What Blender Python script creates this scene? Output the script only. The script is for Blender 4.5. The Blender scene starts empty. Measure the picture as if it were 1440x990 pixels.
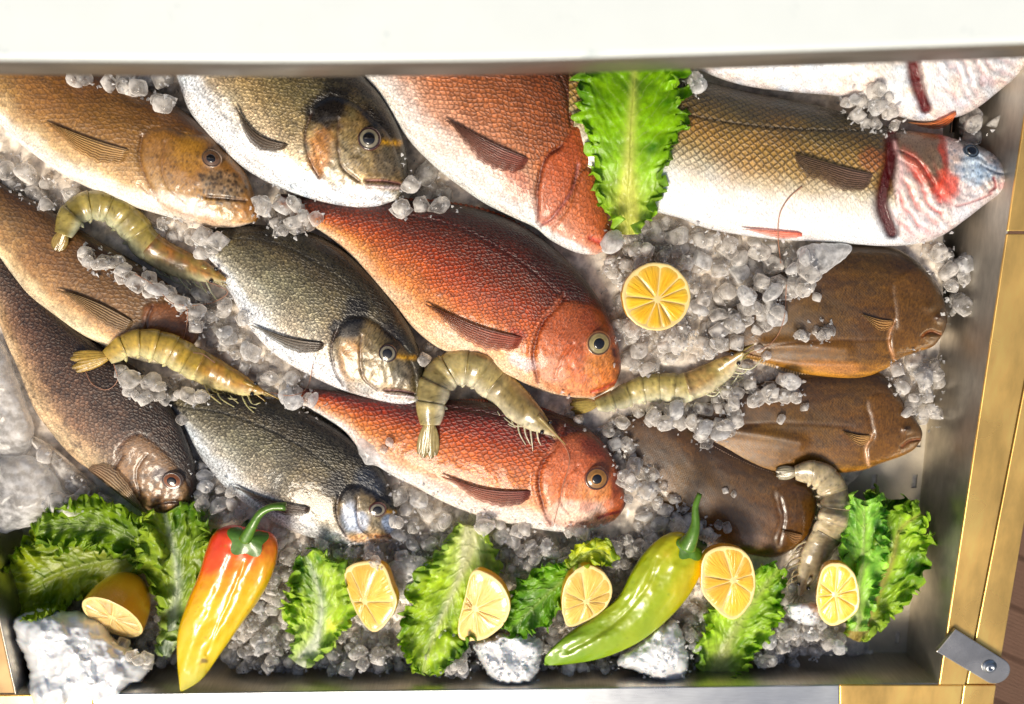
import bpy, math, random
import numpy as np
from mathutils import Vector, Matrix

# ------------------------------------------------------------------ camera, sky, sun, exposure
S = 0.00065                       # metres per unit (one unit = one photo pixel at fish height)
TH = math.radians(12.0)
F = 1150.0
CP = np.array([0.0, F*math.sin(TH), 60+F*math.cos(TH)])
sc = bpy.context.scene
camd = bpy.data.cameras.new('camera'); cam = bpy.data.objects.new('camera', camd)
sc.collection.objects.link(cam); sc.camera = cam
cam.location = Vector(CP*S); cam.rotation_euler = (-TH, 0, 0)
camd.sensor_width = 36; camd.lens = 36*F/1440; camd.clip_start = 0.01; camd.clip_end = 60
camd.dof.use_dof = True; camd.dof.focus_distance = (F-30)*S; camd.dof.aperture_fstop = 2.8
SUN_EL, SUN_AZ = math.radians(50), math.radians(205)   # azimuth from +Y clockwise
world = bpy.data.worlds.new('World'); sc.world = world; world.use_nodes = True
wn = world.node_tree.nodes; wl = world.node_tree.links
sky = wn.new('ShaderNodeTexSky'); sky.sky_type = 'NISHITA'; sky.sun_disc = False
sky.sun_elevation = SUN_EL; sky.sun_rotation = SUN_AZ
sky.air_density = 1.0; sky.dust_density = 5.0; sky.ozone_density = 0.6
wn['Background'].inputs['Strength'].default_value = 0.12
wl.new(sky.outputs[0], wn['Background'].inputs[0])
sund = bpy.data.lights.new('sun', 'SUN'); sun = bpy.data.objects.new('sun', sund); sc.collection.objects.link(sun)
sund.energy = 4.1; sund.angle = math.radians(20); sund.color = (1.0, 0.90, 0.74)
sd = Vector((math.sin(SUN_AZ)*math.cos(SUN_EL), math.cos(SUN_AZ)*math.cos(SUN_EL), math.sin(SUN_EL)))
sun.rotation_euler = sd.to_track_quat('Z', 'Y').to_euler(); sun.location = sd*3
sc.view_settings.view_transform = 'Standard'; sc.view_settings.look = 'None'
sc.view_settings.exposure = -0.28; sc.view_settings.gamma = 1
sc.render.engine = 'CYCLES'
cy = sc.cycles
cy.use_denoising = True; cy.max_bounces = 28; cy.diffuse_bounces = 6; cy.glossy_bounces = 4
cy.transmission_bounces = 24; cy.transparent_max_bounces = 32; cy.sample_clamp_indirect = 4; cy.sample_clamp_direct = 12
cy.caustics_refractive = False; cy.caustics_reflective = False; cy.blur_glossy = 1.0

# ------------------------------------------------------------------ basics
rng = np.random.default_rng(7); random.seed(7)
col = sc.collection
FW = np.array([0, -math.sin(TH), -math.cos(TH)]); UP = np.array([0, math.cos(TH), -math.sin(TH)])

def W(x, y, z):
    """the point at height z that stands where the picture shows (x, y); units"""
    x = np.asarray(x, float); y = np.asarray(y, float); z = np.asarray(z, float)
    x, y, z = np.broadcast_arrays(x, y, z)
    d = FW*F + np.array([1, 0, 0])*(x-720)[..., None] + UP*(495-y)[..., None]
    t = (z-CP[2])/d[..., 2]
    return CP + d*t[..., None]

def ray_plane(x, y, P0, n):
    x = np.asarray(x, float); y = np.asarray(y, float)
    d = FW*F + np.array([1, 0, 0])*(x-720)[..., None] + UP*(495-y)[..., None]
    t = ((P0-CP)@n)/(d@n)
    return CP + d*t[..., None]

def lin(c):
    c = np.asarray(c, float)/255.0
    return np.where(c <= 0.04045, c/12.92, ((c+0.055)/1.055)**2.4)

_tab = np.random.default_rng(3).random((16, 256, 256))
def vn(x, y, seed=0):
    t = _tab[seed % 16]
    xi = np.floor(x).astype(int); yi = np.floor(y).astype(int)
    fx = x-xi; fy = y-yi; fx = fx*fx*(3-2*fx); fy = fy*fy*(3-2*fy)
    a = t[xi & 255, yi & 255]; b = t[(xi+1) & 255, yi & 255]
    c = t[xi & 255, (yi+1) & 255]; d = t[(xi+1) & 255, (yi+1) & 255]
    return (a*(1-fx)+b*fx)*(1-fy)+(c*(1-fx)+d*fx)*fy
def fbm(x, y, seed=0, o=4):
    r = 0; a = 1; s = 0
    for k in range(o):
        r = r+a*vn(x*2**k+17*k, y*2**k+5*k, seed+k); s += a; a *= .5
    return r/s*2-1

def spline(pts, n, closed=False):
    p = np.array(pts, float)
    if closed: p = np.vstack([p[-1], p, p[0], p[1]])
    else: p = np.vstack([2*p[0]-p[1], p, 2*p[-1]-p[-2]])
    out = []
    for i in range(1, len(p)-2):
        t = np.linspace(0, 1, 24, endpoint=False)[:, None]
        a, b, c, d = p[i-1], p[i], p[i+1], p[i+2]
        out.append(.5*((2*b)+(c-a)*t+(2*a-5*b+4*c-d)*t*t+(3*b-3*c+d-a)*t**3))
    out = np.vstack(out+[p[-2][None]])
    L = np.r_[0, np.cumsum(np.linalg.norm(np.diff(out, axis=0), axis=1))]
    tt = np.linspace(0, 1, n, endpoint=not closed) if np.isscalar(n) else n
    return np.stack([np.interp(tt*L[-1], L, out[:, k]) for k in range(p.shape[1])], 1)

def thing(name, label, cat, loc, group=None, kind=None):
    o = bpy.data.objects.new(name, None); col.objects.link(o)
    o.empty_display_size = .01; o.location = Vector(np.array(loc)*S)
    o['label'] = label; o['category'] = cat
    if group: o['group'] = group
    if kind: o['kind'] = kind
    o['_l'] = [float(v) for v in loc]
    return o

def root_loc(o):
    while o.parent: o = o.parent
    return np.array(o['_l']) if '_l' in o.keys() else np.zeros(3)

def mesh(name, V, Fq, mat, parent=None, cols=None, uv=None, smooth=True, origin=None, alpha=None):
    V = np.asarray(V, float).reshape(-1, 3)
    base = root_loc(parent) if parent else (np.array(origin, float) if origin is not None else np.zeros(3))
    me = bpy.data.meshes.new(name)
    if isinstance(Fq, np.ndarray):
        k = Fq.shape[1]; n = len(Fq)
        me.vertices.add(len(V)); me.vertices.foreach_set('co', ((V-base)*S).ravel())
        me.loops.add(n*k); me.loops.foreach_set('vertex_index', Fq.ravel().astype(np.int32))
        me.polygons.add(n); me.polygons.foreach_set('loop_start', np.arange(0, n*k, k, dtype=np.int32))
        me.polygons.foreach_set('loop_total', np.full(n, k, np.int32))
        me.update(calc_edges=True)
    else:
        me.from_pydata([tuple(v) for v in (V-base)*S], [], [tuple(int(i) for i in f) for f in Fq]); me.update()
    me.polygons.foreach_set('use_smooth', np.full(len(me.polygons), smooth))
    if cols is not None:
        c = np.ones((len(V), 4)); c[:, :3] = np.clip(np.asarray(cols).reshape(-1, 3), 0, 1)
        if alpha is not None: c[:, 3] = np.asarray(alpha).ravel()
        at = me.color_attributes.new('Col', 'FLOAT_COLOR', 'POINT'); at.data.foreach_set('color', c.ravel())
    if uv is not None:
        li = np.empty(len(me.loops), np.int32); me.loops.foreach_get('vertex_index', li)
        l = me.uv_layers.new(name='UVMap'); l.data.foreach_set('uv', np.asarray(uv).reshape(-1, 2)[li].ravel())
    if mat: me.materials.append(mat)
    o = bpy.data.objects.new(name, me); col.objects.link(o)
    if parent: o.parent = parent
    else: o.location = Vector(base*S)
    return o

def tag(o, label=None, cat=None, group=None, kind=None):
    for k, v in (('label', label), ('category', cat), ('group', group), ('kind', kind)):
        if v: o[k] = v
    return o

def gridf(nu, nv, wrap=False):
    i = np.arange(nu-1)[:, None]; j = np.arange(nv if wrap else nv-1)[None]
    j2 = (j+1) % nv
    return np.stack([i*nv+j, (i+1)*nv+j, (i+1)*nv+j2, i*nv+j2], -1).reshape(-1, 4)

def tube(pts, r, n=8, flat=1.0):
    """closed tube along world points (units); r scalar or list"""
    P = np.array(pts, float); m = len(P); r = np.broadcast_to(np.asarray(r, float), (m,))
    T = np.gradient(P, axis=0); T /= np.linalg.norm(T, axis=1)[:, None]+1e-9
    ref = np.array([0, 0, 1.0]); A = np.cross(T, ref)
    nA = np.linalg.norm(A, axis=1); A[nA < .05] = [1, 0, 0]; A /= np.linalg.norm(A, axis=1)[:, None]
    B = np.cross(A, T)
    a = np.linspace(0, 2*np.pi, n, endpoint=False)
    V = P[:, None]+r[:, None, None]*(np.cos(a)[None, :, None]*A[:, None]+flat*np.sin(a)[None, :, None]*B[:, None])
    V = np.concatenate([np.repeat(P[:1, None], n, 1), V, np.repeat(P[-1:, None], n, 1)], 0)
    return V.reshape(-1, 3), gridf(m+2, n, True)

def join(parts):
    Vs, Fs, o = [], [], 0
    for V, f in parts:
        Vs.append(V); Fs.append(f+o); o += len(V)
    return np.vstack(Vs), np.vstack(Fs)

def box(x0, y0, z0, x1, y1, z1):
    V = np.array([[x, y, z] for z in (z0, z1) for y in (y0, y1) for x in (x0, x1)], float)
    return V, np.array([[0, 2, 3, 1], [4, 5, 7, 6], [0, 1, 5, 4], [2, 6, 7, 3], [0, 4, 6, 2], [1, 3, 7, 5]])

def bevel(o, w, seg=2):
    m = o.modifiers.new('b', 'BEVEL'); m.width = w*S; m.segments = seg; m.limit_method = 'ANGLE'

# height map over the picture (what is the top surface at that pixel)
HX0, HY0, HS = -160, -160, 2
HM = np.zeros((700, 900)); HM[:] = 26.0
def stamp(PX, PY, Z, grow=2):
    ix = np.round((PX.ravel()-HX0)/HS).astype(int); iy = np.round((PY.ravel()-HY0)/HS).astype(int)
    ok = (ix > 2) & (iy > 2) & (ix < 897) & (iy < 697)
    ix, iy, z = ix[ok], iy[ok], Z.ravel()[ok]
    for dx in range(0, grow):
        for dy in range(0, grow): np.maximum.at(HM, (iy+dy, ix+dx), z)
def hat(x, y, r=0):
    x = np.asarray(x, float); y = np.asarray(y, float)
    def g(a, b):
        ix = np.clip(np.round((a-HX0)/HS).astype(int), 0, 899); iy = np.clip(np.round((b-HY0)/HS).astype(int), 0, 699)
        return HM[iy, ix]
    if not r: return g(x, y)
    s = 0
    for k in range(8): s = s+g(x+r*math.cos(k*.785), y+r*math.sin(k*.785))
    return (s+g(x, y))/9
def hmax(x, y, r):
    m = hat(x, y)
    for k in range(8):
        m = np.maximum(m, hat(x+r*math.cos(k*.785), y+r*math.sin(k*.785)))
    return m

# ------------------------------------------------------------------ materials
def N(nt, t, **kw):
    n = nt.nodes.new(t)
    for k, v in kw.items():
        if k in n.inputs: n.inputs[k].default_value = v
        else: setattr(n, k, v)
    return n
def newmat(name):
    m = bpy.data.materials.new(name); m.use_nodes = True
    return m, m.node_tree, m.node_tree.nodes['Principled BSDF']
def mathn(nt, op, a, b=None, clamp=False):
    n = nt.nodes.new('ShaderNodeMath'); n.operation = op; n.use_clamp = clamp
    for i, v in enumerate((a, b)):
        if v is None: continue
        if isinstance(v, (int, float)): n.inputs[i].default_value = v
        else: nt.links.new(v, n.inputs[i])
    return n.outputs[0]
def mixc(nt, fac, a, b, mode='MIX'):
    n = nt.nodes.new('ShaderNodeMix'); n.data_type = 'RGBA'; n.blend_type = mode
    for i, v in ((0, fac), (6, a), (7, b)):
        if isinstance(v, (int, float)): n.inputs[i].default_value = v
        elif isinstance(v, tuple): n.inputs[i].default_value = (*v, 1)
        else: nt.links.new(v, n.inputs[i])
    return n.outputs[2]
def ramp(nt, src, a, b, va=0., vb=1.):
    n = nt.nodes.new('ShaderNodeMapRange'); nt.links.new(src, n.inputs[0])
    for i, v in ((1, a), (2, b), (3, va), (4, vb)): n.inputs[i].default_value = v
    return n.outputs[0]

def fish_mat(name, size=6.0, edge=.45, bump=.35, rough=.34, rand=.35, metal=.0, streak=.25, asp=1.25, coat=.5):
    m, nt, p = newmat(name); L = nt.links
    at = N(nt, 'ShaderNodeVertexColor', layer_name='Col')
    uv = N(nt, 'ShaderNodeUVMap'); mp = N(nt, 'ShaderNodeMapping')
    mp.inputs['Rotation'].default_value = (0, 0, math.radians(45)); 
    pre = N(nt, 'ShaderNodeMapping'); pre.inputs['Scale'].default_value = (1/(size*asp), 1/size, 1)
    wob = N(nt, 'ShaderNodeTexNoise', Scale=.05, Detail=2.); L.new(uv.outputs[0], wob.inputs['Vector'])
    ad = N(nt, 'ShaderNodeVectorMath', operation='MULTIPLY_ADD'); L.new(wob.outputs['Color'], ad.inputs[0])
    ad.inputs[1].default_value = (size*(1.6 if rand > .2 else .8),)*3; L.new(uv.outputs[0], ad.inputs[2])
    L.new(ad.outputs[0], pre.inputs[0]); L.new(pre.outputs[0], mp.inputs[0])
    vo = N(nt, 'ShaderNodeTexVoronoi', voronoi_dimensions='2D', feature='DISTANCE_TO_EDGE', Scale=1., Randomness=rand)
    L.new(mp.outputs[0], vo.inputs['Vector'])
    vf = N(nt, 'ShaderNodeTexVoronoi', voronoi_dimensions='2D', feature='F1', Scale=1., Randomness=rand)
    L.new(mp.outputs[0], vf.inputs['Vector'])
    e = ramp(nt, vo.outputs['Distance'], 0.0, .30, 1, 0)
    df = N(nt, 'ShaderNodeVectorMath', operation='SUBTRACT'); L.new(mp.outputs[0], df.inputs[0]); L.new(vf.outputs['Position'], df.inputs[1])
    dt = N(nt, 'ShaderNodeVectorMath', operation='DOT_PRODUCT'); L.new(df.outputs[0], dt.inputs[0]); dt.inputs[1].default_value = (.707, .707, 0)
    du = dt.outputs['Value']
    alpha = at.outputs['Alpha']
    # streaky shimmer
    st = N(nt, 'ShaderNodeMapping'); st.inputs['Scale'].default_value = (.42, .16, 1); st.inputs['Rotation'].default_value = (0, 0, .5)
    L.new(uv.outputs[0], st.inputs[0])
    n1 = N(nt, 'ShaderNodeTexNoise', Scale=1., Detail=5., Roughness=.65); L.new(st.outputs[0], n1.inputs['Vector'])
    f1 = ramp(nt, n1.outputs[0], .3, .7, 1-streak*1.4, 1+streak*1.5)
    cellv = ramp(nt, vf.outputs['Color'], 0, 1, 1-streak*.55, 1+streak*.55)
    c = mixc(nt, 1., at.outputs[0], f1, 'MULTIPLY')
    c = mixc(nt, 1., c, cellv, 'MULTIPLY')
    k = mathn(nt, 'SUBTRACT', 1.0, mathn(nt, 'MULTIPLY', mathn(nt, 'MULTIPLY', e, edge), alpha))
    c = mixc(nt, 1., c, k, 'MULTIPLY')
    tilt = mathn(nt, 'ADD', 1.0, mathn(nt, 'MULTIPLY', mathn(nt, 'MULTIPLY', du, -edge*.9), alpha))  # light-to-dark gradient of each lit scale, painted into the skin colour
    c = mixc(nt, 1., c, tilt, 'MULTIPLY')
    L.new(c, p.inputs['Base Color'])
    L.new(ramp(nt, n1.outputs[0], .3, .7, rough-.1, rough+.14), p.inputs['Roughness'])
    p.inputs['Metallic'].default_value = metal
    p.inputs['Specular IOR Level'].default_value = .55
    p.inputs['Coat Weight'].default_value = coat; p.inputs['Coat Roughness'].default_value = .12
    h = mathn(nt, 'ADD', mathn(nt, 'MULTIPLY', mathn(nt, 'ADD', mathn(nt, 'MULTIPLY', du, -.8), mathn(nt, 'MULTIPLY', e, -.5)), alpha), mathn(nt, 'MULTIPLY', n1.outputs[0], .9))
    b = N(nt, 'ShaderNodeBump', Strength=bump, Distance=size*S*.45); L.new(h, b.inputs['Height'])
    L.new(b.outputs[0], p.inputs['Normal'])
    n3 = N(nt, 'ShaderNodeTexNoise', Scale=.06, Detail=3.); L.new(uv.outputs[0], n3.inputs['Vector'])
    b2 = N(nt, 'ShaderNodeBump', Strength=.25, Distance=4*S); L.new(n3.outputs[0], b2.inputs['Height'])
    L.new(b2.outputs[0], p.inputs['Coat Normal'])
    p.inputs['Subsurface Weight'].default_value = .0
    return m

def vc_mat(name, rough=.4, coat=.3, spec=.5, nscale=300., namt=.12, bump=.2, bdist=.001, sss=0., trans=0., coatr=.1, subr=(.005, .003, .001)):
    m, nt, p = newmat(name); L = nt.links
    at = N(nt, 'ShaderNodeVertexColor', layer_name='Col')
    tc = N(nt, 'ShaderNodeTexCoord')
    n1 = N(nt, 'ShaderNodeTexNoise', Scale=nscale, Detail=4.); L.new(tc.outputs['Object'], n1.inputs['Vector'])
    c = mixc(nt, 1., at.outputs[0], ramp(nt, n1.outputs[0], .3, .7, 1-namt, 1+namt), 'MULTIPLY')
    L.new(c, p.inputs['Base Color']); p.inputs['Roughness'].default_value = rough
    p.inputs['Coat Weight'].default_value = coat; p.inputs['Coat Roughness'].default_value = coatr
    p.inputs['Specular IOR Level'].default_value = spec
    b = N(nt, 'ShaderNodeBump', Strength=bump, Distance=bdist); L.new(n1.outputs[0], b.inputs['Height']); L.new(b.outputs[0], p.inputs['Normal'])
    if sss: p.inputs['Subsurface Weight'].default_value = sss; p.inputs['Subsurface Radius'].default_value = subr; p.inputs['Subsurface Scale'].default_value = 1.
    if trans:
        tr = N(nt, 'ShaderNodeBsdfTranslucent'); L.new(c, tr.inputs[0]); L.new(b.outputs[0], tr.inputs['Normal'])
        mx = N(nt, 'ShaderNodeMixShader', Fac=trans); L.new(p.outputs[0], mx.inputs[1]); L.new(tr.outputs[0], mx.inputs[2])
        L.new(mx.outputs[0], nt.nodes['Material Output'].inputs[0])
    return m

def plain(name, c, rough=.5, metal=0., nscale=60., namt=.1, coat=0., bump=0., aniso=None, trans=0.):
    m, nt, p = newmat(name); L = nt.links
    tc = N(nt, 'ShaderNodeTexCoord'); mp = N(nt, 'ShaderNodeMapping'); L.new(tc.outputs['Object'], mp.inputs[0])
    if aniso: mp.inputs['Scale'].default_value = aniso
    n1 = N(nt, 'ShaderNodeTexNoise', Scale=nscale, Detail=5., Roughness=.6); L.new(mp.outputs[0], n1.inputs['Vector'])
    L.new(mixc(nt, 1., tuple(c), ramp(nt, n1.outputs[0], .3, .7, 1-namt, 1+namt), 'MULTIPLY'), p.inputs['Base Color'])
    n2 = N(nt, 'ShaderNodeTexNoise', Scale=14., Detail=4.); L.new(tc.outputs['Object'], n2.inputs['Vector'])
    L.new(ramp(nt, n2.outputs[0], .35, .7, rough*.75, rough*1.3), p.inputs['Roughness'])
    p.inputs['Metallic'].default_value = metal; p.inputs['Coat Weight'].default_value = coat
    if bump:
        b = N(nt, 'ShaderNodeBump', Strength=bump, Distance=.0006); L.new(n1.outputs[0], b.inputs['Height']); L.new(b.outputs[0], p.inputs['Normal'])
    return m

def ice_mat(name, rough=.12, frost=.25, tint=(.93, .95, .97), sc_=180., clear=.38, body=(.72, .68, .64), f0=.08, f1=.8, bmp=.3, cr=.03, rimw=.5):
    m, nt, p = newmat(name); L = nt.links
    tc = N(nt, 'ShaderNodeNewGeometry')
    n1 = N(nt, 'ShaderNodeTexNoise', Scale=sc_, Detail=4.); L.new(tc.outputs['Position'], n1.inputs['Vector'])
    p.inputs['Base Color'].default_value = (*tint, 1)
    L.new(ramp(nt, n1.outputs[0], .35, .7, rough*.4, rough*1.8), p.inputs['Roughness'])
    p.inputs['Specular IOR Level'].default_value = .8
    p.inputs['IOR'].default_value = 1.31; p.inputs['Transmission Weight'].default_value = 1.
    b = N(nt, 'ShaderNodeBump', Strength=bmp, Distance=.0012); L.new(n1.outputs[0], b.inputs['Height']); L.new(b.outputs[0], p.inputs['Normal'])
    p.inputs['Coat Weight'].default_value = 1.; p.inputs['Coat Roughness'].default_value = cr; p.inputs['Coat IOR'].default_value = 1.6
    tr = N(nt, 'ShaderNodeBsdfTransparent'); tr.inputs[0].default_value = (*tint, 1)
    mx = N(nt, 'ShaderNodeMixShader', Fac=clear); L.new(p.outputs[0], mx.inputs[1]); L.new(tr.outputs[0], mx.inputs[2])
    di = N(nt, 'ShaderNodeBsdfDiffuse'); di.inputs[0].default_value = (*body, 1)
    tl = N(nt, 'ShaderNodeBsdfTranslucent'); tl.inputs[0].default_value = (*body, 1)
    m2 = N(nt, 'ShaderNodeMixShader', Fac=.38); L.new(di.outputs[0], m2.inputs[1]); L.new(tl.outputs[0], m2.inputs[2])
    lw = N(nt, 'ShaderNodeLayerWeight', Blend=.35)
    m3 = N(nt, 'ShaderNodeMixShader'); L.new(mathn(nt, 'ADD', ramp(nt, n1.outputs[0], .38, .68, f0, f1), ramp(nt, lw.outputs['Facing'], .3, .95, 0., rimw), True), m3.inputs[0])
    L.new(mx.outputs[0], m3.inputs[1]); L.new(m2.outputs[0], m3.inputs[2])
    L.new(m3.outputs[0], nt.nodes['Material Output'].inputs[0])
    return m

M_ice = ice_mat('clear_ice', .05, .36, (.985, .98, .97), 110., .62, (1., .965, .92), .12, .88, .30, .04, .8)
M_ice2 = ice_mat('cloudy_ice', .10, .62, (.985, .99, 1.), 140., .45, (1., 1., 1.), .25, .85, .6, .05, .6)
M_slush = plain('slushy_ice', (.90, .94, .99), .16, 0., 90., .03, coat=1., bump=.25)
_p = M_slush.node_tree.nodes['Principled BSDF']; _p.inputs['Subsurface Weight'].default_value = .7
_p.inputs['Subsurface Radius'].default_value = (.010, .012, .014); _p.inputs['Transmission Weight'].default_value = .12; _p.inputs['Coat Roughness'].default_value = .06
M_bed = plain('ice_bed', (.80, .71, .60), .4, 0., 120., .45, coat=.35, bump=.9)
M_steel = plain('brushed_steel', (.46, .49, .52), .34, 1., 70., .10, bump=.08, aniso=(1, 14, 1))
M_steel_dark = plain('wall_steel', (.52, .48, .41), .42, 1., 50., .14, bump=.08, aniso=(14, 1, 1))
M_strap = plain('strap_steel', (.52, .50, .46), .26, .9, 40., .2)
M_floor = plain('tray_floor_steel', (.62, .55, .43), .38, .35, 40., .14)
M_rim_reflection = plain('yellow_reflection_steel', (.95, .60, .18), .32, .72, 26., .34, bump=.05, aniso=(1, .35, 1))  # steel rims: a warm yellow reflection put into the base colour
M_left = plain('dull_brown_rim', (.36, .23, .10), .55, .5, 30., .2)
M_shelf = plain('white_enamel', (.70, .755, .75), .35, 0., 30., .02, coat=.3)
def smudge(m):
    nt = m.node_tree; p = nt.nodes['Principled BSDF']; src = p.inputs['Base Color'].links[0].from_socket
    tc = N(nt, 'ShaderNodeTexCoord'); n1 = N(nt, 'ShaderNodeTexNoise', Scale=34., Detail=6., Roughness=.7); nt.links.new(tc.outputs['Object'], n1.inputs['Vector'])
    nt.links.new(mixc(nt, ramp(nt, n1.outputs[0], .62, .74, 0, .8), src, (.26, .36, .40)), p.inputs['Base Color'])
smudge(M_shelf)
M_shelf_edge = plain('shelf_edge_grey', (.14, .13, .115), .4, .3, 30., .1)
M_dark = plain('dark_slot', (.02, .02, .02), .6)
M_deck = plain('brown_decking', (.16, .085, .05), .6, 0., 60., .3, bump=.3, aniso=(1, 12, 1))
M_black = plain('pupil_black', (.006, .006, .008), .08, coat=1.)
M_eye = vc_mat('eye', .12, 1., .5, 900., .1, .05)
M_fin = vc_mat('fin_skin', .34, .5, .5, 500., .2, .3, .001, trans=.2)
def fin_clear():
    nt = M_fin.node_tree; o = nt.nodes['Material Output']; src = o.inputs[0].links[0].from_socket
    tr = N(nt, 'ShaderNodeBsdfTransparent'); mx = N(nt, 'ShaderNodeMixShader'); at = N(nt, 'ShaderNodeVertexColor', layer_name='Col')
    nt.links.new(mathn(nt, 'SUBTRACT', 1., at.outputs['Alpha']), mx.inputs[0])
    nt.links.new(src, mx.inputs[1]); nt.links.new(tr.outputs[0], mx.inputs[2]); nt.links.new(mx.outputs[0], o.inputs[0])
fin_clear()
M_lettuce = vc_mat('lettuce', .36, .2, .4, 160., .16, .5, .0016, trans=.45, coatr=.25)
M_shrimp = vc_mat('shrimp_shell', .26, .7, .5, 240., .2, .35, .001, sss=.25, coatr=.08, trans=.15)
M_pepper = vc_mat('pepper_skin', .30, .55, .5, 25., .10, .25, .003, sss=.08, coatr=.14)
M_stem = vc_mat('pepper_stem', .4, .4, .5, 300., .15, .3)
M_hair = plain('antenna', (.42, .20, .12), .4)

# lemon materials
def lemon_mats():
    m, nt, p = newmat('citrus_rind'); L = nt.links
    tc = N(nt, 'ShaderNodeTexCoord')
    v = N(nt, 'ShaderNodeTexVoronoi', Scale=420.); L.new(tc.outputs['Object'], v.inputs['Vector'])
    n1 = N(nt, 'ShaderNodeTexNoise', Scale=30.); L.new(tc.outputs['Object'], n1.inputs['Vector'])
    L.new(mixc(nt, n1.outputs[0], (.92, .36, .01), (.95, .50, .03)), p.inputs['Base Color'])
    p.inputs['Roughness'].default_value = .32; p.inputs['Coat Weight'].default_value = .3
    b = N(nt, 'ShaderNodeBump', Strength=.35, Distance=.0006); L.new(v.outputs['Distance'], b.inputs['Height']); L.new(b.outputs[0], p.inputs['Normal'])
    p.inputs['Subsurface Weight'].default_value = .1; p.inputs['Subsurface Radius'].default_value = (.004, .002, .0005)
    m2 = plain('citrus_pith', (.95, .73, .30), .45, 0., 200., .08, coat=.4, bump=.15)
    m3, nt, p = newmat('citrus_flesh'); L = nt.links
    uv = N(nt, 'ShaderNodeUVMap'); mp = N(nt, 'ShaderNodeMapping'); mp.inputs['Scale'].default_value = (.06, .42, 1); L.new(uv.outputs[0], mp.inputs[0])
    n1 = N(nt, 'ShaderNodeTexVoronoi', Scale=1., Randomness=1., feature='SMOOTH_F1'); L.new(mp.outputs[0], n1.inputs['Vector'])
    n2 = N(nt, 'ShaderNodeTexNoise', Scale=1.3, Detail=4.); L.new(mp.outputs[0], n2.inputs['Vector'])
    f = mathn(nt, 'ADD', mathn(nt, 'MULTIPLY', n1.outputs['Distance'], .7), mathn(nt, 'MULTIPLY', n2.outputs[0], .6))
    oi = N(nt, 'ShaderNodeVertexColor', layer_name='Col')
    c = mixc(nt, ramp(nt, f, .35, .95), (1., 1., 1.), (1.1, 1.35, 2.2))
    L.new(mixc(nt, 1., oi.outputs[0], c, 'MULTIPLY'), p.inputs['Base Color'])
    p.inputs['Roughness'].default_value = .2; p.inputs['Coat Weight'].default_value = .8; p.inputs['Coat Roughness'].default_value = .08
    b = N(nt, 'ShaderNodeBump', Strength=.7, Distance=.001); L.new(f, b.inputs['Height']); L.new(b.outputs[0], p.inputs['Normal'])
    p.inputs['Subsurface Weight'].default_value = .25; p.inputs['Subsurface Radius'].default_value = (.006, .003, .0006)
    return m, m2, m3
M_rind, M_pith, M_flesh = lemon_mats()

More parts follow.
